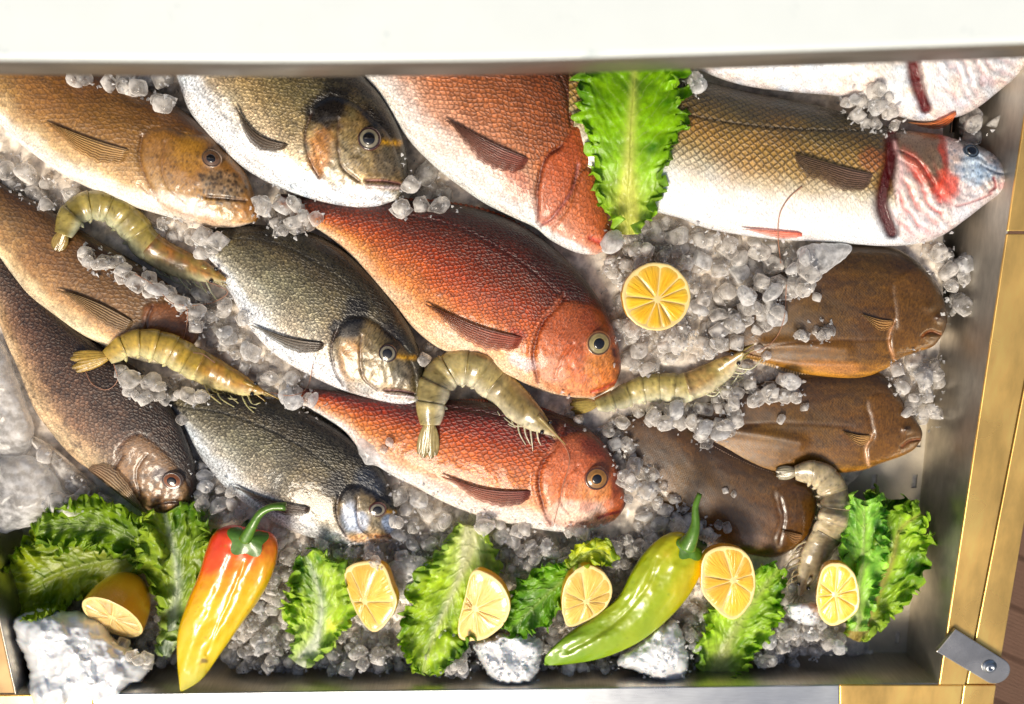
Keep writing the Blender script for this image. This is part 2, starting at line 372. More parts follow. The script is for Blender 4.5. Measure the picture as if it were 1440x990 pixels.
# ------------------------------------------------------------------ the tray, rims, shelf, deck
RH = 92
def line(p, q, y): return p[0]+(q[0]-p[0])*(y-p[1])/(q[1]-p[1])
def wl_(*a): return W(*a)
RI = ((1440, 165), (1320, 961)); LI = ((0, 872), (23, 977))
def rimR(y): return line(*RI, y)
def rimL(y): return line(*LI, y)
def build_tray():
    t = thing('steel_display_tray', 'deep rectangular steel tray holding the fish on ice, yellow reflection painted on its rims', 'tray', W(720, 500, 0))
    TY = -150
    tr = [W(rimR(TY), TY, RH), W(rimR(961), 961, RH), W(23, 977, RH), W(rimL(TY), TY, RH)]
    # the walls stand straight down from the rim, drawn in a little at the foot
    fr = [W(1372, TY, 0), W(1274, 918, 0), W(64, 927, 0), W(-130, TY, 0)]
    fl = W(np.array([1372, 1274, 64, -130]), np.array([TY, 918, 927, TY]), np.zeros(4))
    m = 0
    # floor plate with slots: a grid of strips leaving real slots
    f0, f1 = fl[:, 0].min()-5, fl[:, 0].max()+5; y0, y1 = fl[:, 1].min()-0, fl[:, 1].max()+5
    parts = [box(f0, y0, -48, f1, y1, -44)]
    v, f = join(parts); mesh('tray_bottom', v, f, M_dark, t, smooth=False)
    # slotted false floor
    xs = []; parts = []
    pitch_x, pitch_y, sw, sl = 62, 66, 8, 22
    xa = fr[1][0]-14*pitch_x-20; V = []; Q = []
    xe = [f0]
    nx = int((f1-xa)/pitch_x)
    for i in range(nx+1):
        x = xa+i*pitch_x
        if x > f0 and x+sw < f1: xe += [x, x+sw]
    xe.append(f1); ye = [y0]
    ny = int((y1-y0)/pitch_y)
    for j in range(ny):
        y = y0+28+j*pitch_y
        if y+sl < y1: ye += [y, y+sl]
    ye.append(y1)
    for i in range(len(xe)-1):
        for j in range(len(ye)-1):
            slot = (i % 2 == 1) and (j % 2 == 1)
            if not slot: parts.append(box(xe[i], ye[j], -2.5, xe[i+1], ye[j+1], 0))
    v, f = join(parts); mesh('slotted_floor', v, f, M_floor, t, smooth=False)
    # walls: thick folded sheet
    def wall(name, a0, a1, b0, b1, out, mt):
        a0, a1, b0, b1 = map(np.array, (a0, a1, b0, b1)); out = np.array(out, float)
        n = 12; T = np.linspace(0, 1, n)[:, None]
        A = a0+(a1-a0)*T; B = b0+(b1-b0)*T
        rows = [B-[0, 0, 6], B, B+(A-B)*.08-out*1.5, B+(A-B)*.5, A-[0, 0, 2], A+out*1.2]
        rows += [A+out*4-[0, 0, 3], B+out*6-[0, 0, 6]]
        V = np.stack(rows, 1); return mesh(name, V.reshape(-1, 3), gridf(n, len(rows)), mt, t)
    wall('side_wall', tr[0], tr[1], fr[0], fr[1], (1, 0, 0), M_steel_dark)
    wall('front_wall', tr[1], tr[2], fr[1], fr[2], (0, -1, 0), M_steel_dark)
    wall('side_wall', tr[2], tr[3], fr[2], fr[3], (-1, 0, 0), M_steel_dark)
    # rims
    def strip(name, pts_in, pts_out, z, th, mt, bev=1.2):
        a = [W(x, y, z) for x, y in pts_in]; b = [W(x, y, z) for x, y in pts_out]
        V = a+b+[p-[0, 0, th] for p in a]+[p-[0, 0, th] for p in b]; n = len(a); Q = []
        for i in range(n-1):
            Q += [(i, i+1, n+i+1, n+i), (2*n+i, 3*n+i, 3*n+i+1, 2*n+i+1), (i, 2*n+i, 2*n+i+1, i+1), (n+i, n+i+1, 3*n+i+1, 3*n+i)]
        Q += [(0, n, 3*n, 2*n), (n-1, 3*n-1, 4*n-1, 2*n-1)]
        o = mesh(name, np.array(V), Q, mt, t, smooth=False); bevel(o, bev); return o
    sm = lambda y: line((1417, 660), (1353, 990), y)
    oe = lambda y: line((1437, 755), (1397, 990), y)
    strip('rim', [(rimR(y)+1, y) for y in (-150, 325)], [(sm(y)-1, y) for y in (-150, 325)], RH+2, 4, M_rim_reflection)
    strip('rim', [(rimR(y)+1, y) for y in (329, 650, 963)], [(sm(y)-1, y) for y in (329, 650, 963)], RH+2, 4, M_rim_reflection)
    strip('rim', [(sm(y)+1.5, y) for y in (-150, 325)], [(oe(y), y) for y in (-150, 325)], RH+1, 60, M_rim_reflection)
    strip('rim', [(sm(y)+1.5, y) for y in (329, 962)], [(oe(y), y) for y in (329, 962)], RH+1, 60, M_rim_reflection)
    fy = lambda x: line((977, 23), (961, 1320), x)
    strip('front_rim', [(x, fy(x)+1) for x in (-30, 130)], [(-30, 1080), (132, 1080)], RH+2, 4, M_rim_reflection)
    strip('front_rim', [(x, fy(x)+1) for x in (131, 700, 1180)], [(133, 1080), (700, 1080), (1181, 1080)], RH+2, 4, M_steel)
    strip('front_rim', [(1181, fy(1181)+1), (1354, 964)], [(1181.8, 1080), (1338, 1080)], RH+2, 4, M_rim_reflection)
    strip('front_rim', [(1356, 964), (1401, 964)], [(1340, 1080), (1384, 1080)], RH+1, 60, M_rim_reflection)
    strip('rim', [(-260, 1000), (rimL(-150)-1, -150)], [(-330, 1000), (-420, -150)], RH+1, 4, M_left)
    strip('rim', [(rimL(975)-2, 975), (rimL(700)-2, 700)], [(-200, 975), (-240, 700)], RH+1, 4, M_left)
    # small hole in the upper right rim
    return t
tray = build_tray()

def build_bracket():
    c = W(1370, 925, RH+6)
    t = thing('corner_bracket', 'grey steel strap bracket with rounded end and a screw at the right tray corner', 'bracket', c)
    a, b = W(1328, 898, RH+4)[:2], W(1398, 941, RH+4)[:2]
    d = (b-a)/np.linalg.norm(b-a); nn = np.array([-d[1], d[0]])
    out = []
    w0, w1 = 22, 21
    out += [a+nn*w0, ]
    for k in np.linspace(90, -90, 15):
        r = math.radians(k); out.append(b+d*w1*math.cos(r)*1.0+nn*w1*math.sin(r))
    out += [a-nn*w0]
    def plate(name, out, z0, z1, mt, bev, par):
        n = len(out); V = [(*p, z1) for p in out]+[(*p, z0) for p in out]
        Q = [list(range(n))[::-1], [n+i for i in range(n)]]+[(i, (i+1) % n, n+(i+1) % n, n+i) for i in range(n)]
        o = mesh(name, np.array(V), Q, mt, par, smooth=False); bevel(o, bev); return o
    p = plate('strap', out, RH+3.5, RH+9, M_strap, 1.2, t)
    ce = np.mean(out, 0)
    plate('strap_backing', [ce+(q-ce)*1.0+np.array([4, -4]) for q in out], RH-4, RH+3, M_steel_dark, 1, t)
    sc_ = W(1391, 937, RH+9)
    a = np.linspace(0, 2*np.pi, 20, endpoint=False)
    prof = [(10.5, 0), (10.5, 1.5), (7.5, 1.6), (7.5, 4), (5.5, 5.5), (3, 5.8), (2.8, 4.2), (0.01, 4.2)]
    V = np.array([[[sc_[0]+r*math.cos(x), sc_[1]+r*math.sin(x), RH+9+z] for x in a] for r, z in prof])
    mesh('screw', V.reshape(-1, 3), gridf(len(prof), 20, True), M_steel, t)
build_bracket()

def build_shelf():
    z1 = 455
    t = thing('white_shelf', 'bright white enamelled shelf with a grey front edge, out of focus above the fish', 'shelf', W(720, 60, z1))
    xs = np.linspace(-500, 1940, 24)
    edge = np.interp(xs, [-500, 0, 400, 720, 1100, 1440, 1940], [80, 84, 87, 84, 72, 60, 40])
    A = W(xs, edge, z1)
    th = 100; prof = [(260, 0), (6, 0), (3, -.6), (1, -2), (0, -5)]
    rows = [A+np.array([0, dy, dz]) for dy, dz in prof]
    mesh('shelf_top', np.stack(rows, 1).reshape(-1, 3), gridf(24, len(rows))[:, ::-1], M_shelf, t)
    prof = [(0, -5), (-1, -7), (-1, -th+3), (2, -th), (260, -th), (260, 0)]
    rows = [A+np.array([0, dy, dz]) for dy, dz in prof]
    mesh('shelf_front_edge', np.stack(rows, 1).reshape(-1, 3), gridf(24, len(rows))[:, ::-1], M_shelf_edge, t)
build_shelf()

def build_deck():
    z = -1100
    t = bpy.data.objects.new('deck_floor', None); col.objects.link(t); t['kind'] = 'structure'
    t['_l'] = [0., 0., 0.]
    c = W(1420, 850, z)
    ang = math.radians(-24); u = np.array([math.cos(ang), math.sin(ang)]); n = np.array([-u[1], u[0]])
    me = None; pitch = 150
    # one grooved board profile, shared
    prof = []
    for k in range(12):
        x = k*12
        prof += [(x+1, -3), (x+2, 0), (x+9, 0), (x+10, -3)]
    prof = [(0, -30), (0, -3)]+prof+[(143, -3), (143, -30)]
    Lh = 2600
    V = np.array([[[s*Lh, y, zz] for y, zz in prof] for s in (-1, 1)], float)
    for k in range(-9, 10):
        if me is None:
            o = mesh('deck_board', V.reshape(-1, 3), gridf(2, len(prof))[:, ::-1], M_deck, t, smooth=False); me = o.data
        else:
            o = bpy.data.objects.new('deck_board', me); col.objects.link(o); o.parent = t
        p = c[:2]+n*pitch*k
        o.location = Vector((p[0]*S, p[1]*S, z*S)); o.rotation_euler = (0, 0, ang)
    v, f = box(-6000, -6000, z-120, 6000, 6000, z-60)
    g = mesh('ground', v, f, plain('dark_ground', (.04, .035, .03), .9), smooth=False); g['kind'] = 'structure'
build_deck()

# ------------------------------------------------------------------ lofted bodies (fish, peppers)
def dist_poly(X, Y, pts, closed=False):
    p = np.array(pts, float)
    if closed: p = np.vstack([p, p[:1]])
    D = np.full(X.shape, 1e9)
    for a, b in zip(p[:-1], p[1:]):
        d = b-a; t = np.clip(((X-a[0])*d[0]+(Y-a[1])*d[1])/(d@d+1e-9), 0, 1)
        D = np.minimum(D, np.hypot(X-a[0]-t*d[0], Y-a[1]-t*d[1]))
    return D
def inside(X, Y, pts):
    p = np.array(pts, float); r = np.zeros(X.shape, bool); j = len(p)-1
    for i in range(len(p)):
        c = ((p[i, 1] > Y) != (p[j, 1] > Y)) & (X < (p[j, 0]-p[i, 0])*(Y-p[i, 1])/(p[j, 1]-p[i, 1]+1e-12)+p[i, 0])
        r ^= c; j = i
    return r
def sstep(a, b, x):
    t = np.clip((x-a)/(b-a), 0, 1); return t*t*(3-2*t)

def features(X, Y, C, A, feats):
    """colour C (linear), scale mask A, returns the relief"""
    dz = np.zeros(X.shape)
    wx = X+3*fbm(X/14, Y/14, 5); wy = Y+3*fbm(X/14, Y/14, 9)
    for f in feats:
        k = f[0]
        if k == 'line':
            _, pts, w, h, c, a = f
            g = np.exp(-(dist_poly(X+1.2*fbm(X/9, Y/9, 2), Y, spline(pts, 40))/w)**2)
            if h < -6: g = np.clip(g*1.7, 0, 1); A[:] = A*(1-g)
            dz += h*g
            if c is not None: C[:] = C+(lin(c)-C)*(a*g)[..., None]
        elif k == 'plate':
            _, pts, h, soft, c, a, scl = f
            P = spline(pts, 70, True)
            d = dist_poly(X, Y, P, True)*np.where(inside(X, Y, P), 1, -1)
            d = d+2.2*fbm(X/15, Y/15, 10)+1.*fbm(X/5, Y/5, 12)
            g = sstep(-soft*.5, soft, d); dz += h*.75*g+.6*g*fbm(X/7, Y/12, 13)
            dz -= h*.4*np.exp(-((d+1.5)/2.6)**2)
            if c is not None:
                g2 = sstep(-2, 3, d+2*fbm(X/8, Y/8, 4)); C[:] = C+(lin(c)-C)*(a*g2)[..., None]
            A[:] = A*(1-g*(1-scl))
        elif k == 'patch':
            _, cx, cy_, rx, ry, an, c, a = f
            t = math.radians(an); dx = wx-cx; dy = wy-cy_
            q = np.hypot((dx*math.cos(t)+dy*math.sin(t))/rx, (-dx*math.sin(t)+dy*math.cos(t))/ry)
            g = sstep(1.15, .55, q+.28*fbm(X/10, Y/10, 7))
            C[:] = C+(lin(c)-C)*(a*g)[..., None]
        elif k == 'bump':
            _, cx, cy_, rx, ry, an, h = f
            t = math.radians(an); dx = X-cx; dy = Y-cy_
            q = np.hypot((dx*math.cos(t)+dy*math.sin(t))/rx, (-dx*math.sin(t)+dy*math.cos(t))/ry)
            dz += h*np.exp(-q*q*1.6)
        elif k == 'spots':
            _, cx, cy_, rx, ry, n, r, c, a = f
            rr = np.random.default_rng(int(cx*7+cy_))
            g = np.zeros(X.shape)
            for i in range(n):
                th = rr.random()*6.283; q = math.sqrt(rr.random())
                sx, sy = cx+rx*q*math.cos(th), cy_+ry*q*math.sin(th); s = r*(.5+rr.random())
                m = (abs(X-sx) < 3*s) & (abs(Y-sy) < 3*s)
                g[m] = np.maximum(g[m], np.exp(-(((X-sx)**2+(Y-sy)**2)/s**2)[m]**1.5))
            C[:] = C+(lin(c)-C)*(a*g)[..., None]
        elif k == 'folds':          # curved folds of soft tissue round a centre
            _, cx, cy_, rx, ry, freq, h, c, a, ox, oy = f
            q = np.hypot((X-cx)/rx, (Y-cy_)/ry); g = sstep(1.15, .6, q+.2*fbm(X/18, Y/18, 2))
            s = np.sin((np.hypot(X-ox, (Y-oy)*.8)+13*fbm(X/30, Y/30, 3))*freq+2*fbm(X/16, Y/16, 9))*(.55+.6*fbm(X/20, Y/20, 5))
            dz += h*g*s
            C[:] = C+(lin(c)-C)*(a*g*np.clip(-s, 0, 1))[..., None]
    return dz

def loft(dors, vent, zt, zh, thick, nu, nv, prof=.85, hp=.75, zmid=None):
    t = np.linspace(0, 1, nu); t = t*.6+.4*(1-np.cos(np.pi*t))/2
    D = spline(dors, t); Vv = spline(vent, t)
    hv = (D-Vv)/2; half = np.linalg.norm(hv, axis=1); mid = (D+Vv)/2
    hm = half.max(); T = thick*hm*(half/hm)**hp
    nu2 = 18
    ph = np.r_[np.linspace(-np.pi/2, np.pi/2, nv), np.linspace(np.pi/2, 3*np.pi/2, nu2)[1:-1]]
    s = np.sin(ph); c = np.cos(ph)
    PX = mid[:, 0, None]+s[None]*hv[:, 0, None]; PY = mid[:, 1, None]+s[None]*hv[:, 1, None]
    z0 = zt+(zh-zt)*t if zmid is None else np.interp(t, np.linspace(0, 1, len(zmid)), zmid)
    lift = np.where(c >= 0, np.abs(c)**prof, -.65*np.abs(c)**.8)
    Z = z0[:, None]+T[:, None]*lift[None]
    L = np.r_[0, np.cumsum(np.linalg.norm(np.diff(mid, axis=0), axis=1))]
    U = np.repeat(L[:, None], len(ph), 1); AV = ph[None]*half[:, None]
    return dict(PX=PX, PY=PY, Z=Z, U=U, AV=AV, s=np.broadcast_to(s, PX.shape), top=np.broadcast_to(c >= -1e-6, PX.shape),
                cc=np.broadcast_to(np.clip(c, 0, 1), PX.shape), nv=nv, L=L[-1], half=half, t=t, T=T)

def rampc(v, stops):
    xs = [a for a, _ in stops]; cs = np.array([lin(c) for _, c in stops])
    return np.stack([np.interp(v, xs, cs[:, k]) for k in range(3)], -1)

def loft_mesh(name, lf, C, A, mat, parent, uvs=1.):
    V = W(lf['PX'], lf['PY'], lf['Z']); nu, nr = lf['PX'].shape
    cap0 = V[:1].mean(1, keepdims=True).repeat(nr, 1); cap1 = V[-1:].mean(1, keepdims=True).repeat(nr, 1)
    V = np.concatenate([cap0, V, cap1]); C = np.concatenate([C[:1], C, C[-1:]])
    A = np.concatenate([A[:1], A, A[-1:]]); U = np.concatenate([lf['U'][:1], lf['U'], lf['U'][-1:]]); Q = np.concatenate([lf['AV'][:1], lf['AV'], lf['AV'][-1:]])
    o = mesh(name, V.reshape(-1, 3), gridf(nu+2, nr, True)[:, ::-1], mat, parent, C.reshape(-1, 3), np.stack([U*uvs, Q*uvs], -1).reshape(-1, 2))
    at = o.data.color_attributes['Col']; b = np.empty(len(o.data.vertices)*4, np.float32); at.data.foreach_get('color', b)
    b[3::4] = A.ravel(); at.data.foreach_set('color', b)
    return o

def fish(name, label, cat, dors, vent, stops, mat, zt=50, zh=60, thick=.42, feats=(), eye=None, fin=None, group=None,
         dens=.55, prof=.8, headscale=None, noise=.12, mottle=.15, zmid=None, extra=None, hp=.75, bellya=.35, bellyr=(-.95, -.2)):
    L = np.linalg.norm(np.diff(spline(dors, 60), axis=0), axis=1).sum()
    h = max(np.linalg.norm(spline(dors, 60)-spline(vent, 60), axis=1))
    nu, nv = int(L*dens), int(h*dens*1.15)
    lf = loft(dors, vent, zt, zh, thick, nu, nv, prof, hp, zmid)
    X, Y = lf['PX'], lf['PY']
    v = lf['s']+noise*fbm(lf['U']/45, lf['AV']/25, 1)+.5*noise*fbm(lf['U']/9, lf['AV']/9, 6)
    C = rampc(v, stops)
    C = C*(1+mottle*1.5*fbm(lf['U']/30, lf['AV']/14, 8, 5)+mottle*.8*fbm(lf['U']/7, lf['AV']/4, 12, 3))[..., None]
    C = C*(1+np.array([.10, -.03, -.12])*fbm(lf['U']/60, lf['AV']/40, 14, 3)[..., None])
    if headscale is not None:
        hd = sstep(headscale-.03, headscale+.05, np.broadcast_to(lf['t'][:, None], X.shape))
        C = C*(1+hd*(.30*fbm(X/10, Y/10, 3, 3)+.22*fbm(X/3.5, Y/3.5, 5, 2)))[..., None]
    A = np.ones(X.shape)
    if headscale is not None:   # fewer scales on the head
        A = (bellya+(1-bellya)*sstep(*bellyr, lf['s']))*(1-.65*sstep(headscale-.03, headscale+.05, np.broadcast_to(lf['t'][:, None], X.shape)))
    dz = features(X, Y, C, A, feats)
    if headscale is not None:
        C = C*(1+hd*(.22*fbm(X/8, Y/8, 6, 3)+.16*fbm(X/3, Y/3, 8, 2)))[..., None]; C = C*(1+hd[..., None]*np.array([.12, 0, -.12])*fbm(X/16, Y/16, 15, 2)[..., None])
        dz += hd*(.8*fbm(X/9, Y/9, 2, 3))
    dz += .9*fbm(lf['U']/40, lf['AV']/30, 11)
    lf['Z'] = lf['Z']+dz*np.sqrt(lf['cc'])
    C = np.clip(C, 0, 1)**1.14; g_ = C.mean(-1, keepdims=True); C = np.clip(g_+(C-g_)*1.03, 0, 1)
    if name == 'red_sea_bream': C = C*np.array([1., 1.09, 1.02])
    if name == 'flatfish': C = C*np.array([1.35, 1.42, 1.3])
    mid = len(X)//2
    t = thing(name, label, cat, W(X[mid, nv//2], Y[mid, nv//2], max(0, lf['Z'][mid].min())), group)
    loft_mesh('body', lf, C, A, mat, t)
    tp = lf['top']; stamp(X[tp], Y[tp], lf['Z'][tp], 3)
    if eye:
        for e in (eye if isinstance(eye, list) else [eye]): make_eye(t, *e)
    if fin:
        for f in (fin if isinstance(fin, list) else [fin]): make_fin(t, **f)
    if extra: extra(t)
    return t

def surf_frame(x, y, r=8):
    z = float(hat(x, y, 3))
    zx = (hat(x+r, y, 3)-hat(x-r, y, 3))/(2*r); zy = -(hat(x, y+r, 3)-hat(x, y-r, 3))/(2*r)
    n = np.array([-zx, -zy, 1.]); n[:2] = np.clip(n[:2], -.8, .8); n /= np.linalg.norm(n)
    P = W(x, y, z); a = np.cross([0, 1, 0], n); a /= np.linalg.norm(a); b = np.cross(n, a)
    return P, n, a, b

def make_eye(t, x, y, r, pr, iris, rim, sx=1.0, ang=0.):
    r = r*.88
    P, n, a, b = surf_frame(x, y); 
    n = n*.6+np.array([0, 0, .4]); n /= np.linalg.norm(n); a = np.cross([0, 1, 0], n); a /= np.linalg.norm(a); b = np.cross(n, a)
    ca, sa = math.cos(ang), math.sin(ang); a, b = a*ca+b*sa, -a*sa+b*ca
    th = np.linspace(0, 2*np.pi, 36, endpoint=False)
    rr = [1.22, 1.15, 1.05, .98, .9, .8, .65, .5, .3, .05]; hh = [-3., .2, 1.0, .8, .9, 1.3, 1.9, 2.3, 2.6, 2.7]
    dk = tuple(int(x*.42) for x in rim); mi = tuple(int(x*.66) for x in iris); i2 = tuple(int(x*.88) for x in iris)
    cs = [rim, rim, dk, dk, mi, mi, mi, i2, iris, iris]
    Vv = np.array([[P+(a*math.cos(q)*k*r*sx+b*math.sin(q)*k*r)+n*h*r/12 for q in th] for k, h in zip(rr, hh)])
    C = np.array([[lin(c)*(1+.5*(vn(np.array(q*3.), np.array(k*5.), 2)-.5)) for q in th] for k, c in zip(rr, cs)])
    e = mesh('eye', Vv.reshape(-1, 3), gridf(len(rr), 36, True), M_eye, t, C.reshape(-1, 3))
    k = pr/r
    rr = [1.0, .92, .7, .4, .02]; hh = [1.6, 2.8, 3.2, 3.4, 3.5]
    Vv = np.array([[P+(a*math.cos(q)*kk*pr*sx+b*math.sin(q)*kk*pr)+n*h*r/12 for q in th] for kk, h in zip(rr, hh)])
    mesh('pupil', Vv.reshape(-1, 3), gridf(len(rr), 36, True), M_black, e)

def make_fin(t, base, tip, w, col0, col1, bend=0., lift=8, rays=11, blunt=.35, bw=.45, name='pectoral_fin', ray_col=None):
    rays = max(4, int(w*.5))
    base = np.array(base, float); tip = np.array(tip, float); d = tip-base; L = np.linalg.norm(d); d /= L; n = np.array([-d[1], d[0]])
    nu, nv = max(24, int(L*.6)), rays*6+1
    s = np.linspace(0, 1, nu)[:, None]; q = np.linspace(-1, 1, nv)[None]
    pw = np.interp(s, [0, .10, .30, .55, .85, 1.], [bw*.9, .8, 1., .80, .34 if blunt < .6 else .75, .05 if blunt < .6 else .5])
    kk = np.ones(5)/5; pw = np.convolve(np.pad(pw[:, 0], 2, 'edge'), kk, 'valid')[:, None]
    tr_ = (q*.5+.5)                                   # 0 = the straight leading edge, 1 = the soft trailing edge
    frz = 1+tr_*(.035*np.cos(s*60)+.10*fbm(s*6, s*0+w, 2))
    wid = w*1.75*pw*frz
    ss = s*(1-.10*tr_*s)
    off = bend*L*np.sin(ss*np.pi)
    lat = w*.55*(1-s)**.5-wid*tr_+off
    X = base[0]+d[0]*L*ss+n[0]*lat; Y = base[1]+d[1]*L*ss+n[1]*lat
    # rays fan out from the base
    ray = np.cos(q*np.pi*rays)
    Zb = hat(X, Y, 5)
    k = np.ones(7)/7
    Z = np.apply_along_axis(lambda r_: np.convolve(np.pad(r_, 3, 'edge'), k, 'valid'), 1, Zb)
    Z = np.apply_along_axis(lambda r_: np.convolve(np.pad(r_, 3, 'edge'), k, 'valid'), 0, Z)
    Z = np.maximum(Z, Zb-.5)+2.0-4*np.clip(1-s/.08, 0, 1)+lift*np.sin(s*1.9)*(1-.35*q*q)*.5+1.0*ray*(.3+.7*s)
    C = lin(col0)+(lin(col1)-lin(col0))*s[..., None]**1.3+0*q[..., None]
    C = C*1.35
    C = C*(1+.5*ray[..., None]*(.4+.6*s[..., None]))*(1+.45*fbm(s*7+0*q, q*5+0*s, 3))[..., None]*(1+.35*fbm(s*3+0*q, q*16+0*s, 6))[..., None]*(1-.35*(q < -.8))[..., None]
    if ray_col is not None: C = C+(lin(ray_col)-C)*(np.clip(ray, 0, 1)**2*.6)[..., None]
    # thickness: a closed skin 1 unit thick
    V1 = W(X, Y, Z); V2 = V1-[0, 0, 1.0]
    Fq = gridf(nu, nv); nn = nu*nv
    rimi = np.r_[np.arange(nv), np.arange(1, nu)*nv+nv-1, nn-1-np.arange(1, nv), (np.arange(nu-2, 0, -1))*nv]
    Fr = np.stack([rimi, np.roll(rimi, -1), np.roll(rimi, -1)+nn, rimi+nn], 1)
    al = np.clip(.92-.42*tr_+.28*ray-.22*s, .22, 1)
    mesh(name, np.vstack([V1.reshape(-1, 3), V2.reshape(-1, 3)]), np.vstack([Fq, Fq[:, ::-1]+nn, Fr]), M_fin, t, np.vstack([C.reshape(-1, 3)]*2), alpha=np.r_[al.ravel(), al.ravel()])
    stamp(X, Y, Z)

MF_red = fish_mat('red_fish_skin', 5.0, .5, .55, .38, .65, 0., .42, 1.3, coat=.28)
MF_redb = fish_mat('bright_red_fish_skin', 5.8, .5, .55, .38, .5, 0., .36, 1.4, coat=.28)
MF_bream = fish_mat('silver_bream_skin', 4.4, .35, .5, .30, .85, .15, .55, 1.7)
MF_tan = fish_mat('tan_fish_skin', 5.5, .3, .35, .38, .6, 0., .3, 1.8)
MF_brown = fish_mat('speckled_brown_skin', 5.0, .5, .5, .4, .8, 0., .45, 1.4)
MF_bass = fish_mat('sea_bass_skin', 7.8, .72, .6, .30, .16, .12, .20, 1.05)
MF_flat = fish_mat('flatfish_skin', 3.0, .16, .2, .36, .3, 0., .34, 1.0, coat=.5)

EYE_GOLD, EYE_SILV = (205, 160, 95), (190, 180, 150)

# lowest layer first, so that fins and eyes find the surface under them
fish('flatfish', 'large dark brown flatfish on the ice below the sea bass, uppermost of the three flatfish', 'flatfish',
     [(985, 470), (1040, 425), (1100, 380), (1150, 352), (1195, 343), (1253, 347), (1285, 364), (1310, 389), (1327, 420), (1332, 445), (1331, 458), (1325, 472)],
     [(985, 485), (1050, 503), (1087, 513), (1120, 523), (1160, 530), (1207, 532), (1243, 520), (1268, 503), (1290, 495), (1312, 487), (1325, 472)],
     [(-1, (156, 112, 44)), (-.85, (112, 76, 18)), (-.3, (90, 60, 12)), (.5, (78, 52, 10)), (1, (52, 34, 8))], MF_flat, 34, 40, .30,
     [('plate', [(1257, 400), (1262, 455), (1250, 480), (1258, 508), (1300, 500), (1340, 470), (1340, 430), (1320, 390), (1290, 375)], 2.2, 9, (108, 74, 28), .35, .3),
      ('line', [(1257, 452), (1250, 472), (1251, 488), (1258, 506)], 2.4, -3, (180, 130, 90), .8),
      ('line', [(1075, 485), (1130, 486), (1190, 492)], 9, 4, None, 0), ('line', [(1080, 508), (1140, 513), (1200, 514)], 5, 2.5, (170, 120, 70), .3), ('bump', 1322, 447, 9, 7, 0, 6), ('bump', 1306, 432, 10, 8, 0, 3), ('patch', 1322, 447, 8, 6, 0, (60, 34, 14), .6),
      ('line', [(1296, 473), (1308, 466), (1322, 470)], 2.2, -3, (130, 76, 44), .8), ('bump', 1308, 474, 12, 5, 0, 3),
      ('patch', 1170, 515, 50, 10, 5, (190, 130, 75), .5), ('line', [(1060, 490), (1140, 480), (1250, 478)], 1.5, -1, (70, 40, 16), .5),
      ('spots', 1200, 430, 100, 60, 60, 3, (120, 88, 45), .22)],
     fin=dict(base=(1256, 456), tip=(1213, 443), w=9, col0=(170, 120, 60), col1=(80, 60, 35), lift=4, rays=7, bend=-.06, ray_col=(215, 180, 120)), prof=.55, dens=.5, mottle=.38, group='brown flatfish on the ice')
def fringe(t, pts, w, c0, c1, z=None, n=None, name='fringe_fin'):
    P = spline(pts, 160); T = np.gradient(P, axis=0); T /= np.linalg.norm(T, axis=1)[:, None]; Nn = np.stack([T[:, 1], -T[:, 0]], 1)
    q = np.linspace(-.6, 1, 7)[None]; s = np.linspace(0, 1, 160)[:, None]
    ray = np.cos(s*np.pi*80); ww = w*np.sin(np.pi*np.clip(s*.94+.03, 0, 1))**.5*(1+.1*ray*(q > .9))
    X = P[:, 0, None]+Nn[:, 0, None]*q*ww; Y = P[:, 1, None]+Nn[:, 1, None]*q*ww
    Z = (z if z else 42)+8*(1-q)+1.2*ray+0*X
    C = (lin(c0)+(lin(c1)-lin(c0))*(q[..., None]*.5+.5))*(1+.5*ray[..., None])
    V1 = W(X, Y, Z); nn = V1.shape[0]*7; Fq = gridf(160, 7)
    mesh(name, np.vstack([V1.reshape(-1, 3), (V1-[0, 0, 1]).reshape(-1, 3)]), np.vstack([Fq, Fq[:, ::-1]+nn]), M_fin, t, np.vstack([C.reshape(-1, 3)]*2))
fl1 = bpy.data.objects['flatfish']
fringe(fl1, [(1045, 499), (1087, 510), (1120, 520), (1160, 527), (1200, 529)], -7, (150, 105, 60), (215, 185, 140), 36)
F13 = fish('flatfish', 'brown flatfish with its head over the slotted floor, middle one of the three flatfish', 'flatfish',
     [(960, 580), (1040, 548), (1110, 528), (1180, 522), (1230, 522), (1252, 535), (1263, 553), (1276, 575), (1290, 593), (1297, 608), (1295, 620)],
     [(960, 610), (1010, 632), (1050, 653), (1087, 666), (1130, 668), (1173, 666), (1213, 661), (1238, 652), (1264, 643), (1284, 633), (1295, 620)],
     [(-1, (146, 104, 40)), (-.8, (118, 80, 22)), (-.2, (96, 64, 14)), (.5, (82, 54, 11)), (1, (56, 36, 8))], MF_flat, 28, 34, .30,
     [('plate', [(1222, 560), (1228, 610), (1217, 632), (1221, 656), (1262, 646), (1300, 625), (1296, 598), (1266, 560)], 2.2, 8, (112, 76, 34), .4, .3),
      ('line', [(1226, 612), (1217, 632), (1221, 654)], 2.4, -3, (200, 160, 130), .85),
      ('line', [(1015, 604), (1070, 612), (1125, 622)], 9, 4.5, None, 0), ('bump', 1275, 604, 8, 6, 0, 5), ('patch', 1275, 604, 6, 5, 0, (50, 28, 14), .7), ('line', [(1268, 628), (1280, 620), (1293, 618)], 2, -3, (128, 76, 50), .8),
      ('line', [(1000, 600), (1100, 595), (1200, 600)], 1.5, -1, (70, 40, 16), .5),
      ('spots', 1150, 600, 90, 50, 50, 3, (120, 88, 45), .22)],
     fin=dict(base=(1224, 617), tip=(1186, 608), w=8, col0=(185, 140, 80), col1=(80, 60, 35), lift=4, rays=7, bend=-.06, ray_col=(215, 180, 120)), prof=.55, dens=.5, mottle=.38, group='brown flatfish on the ice')
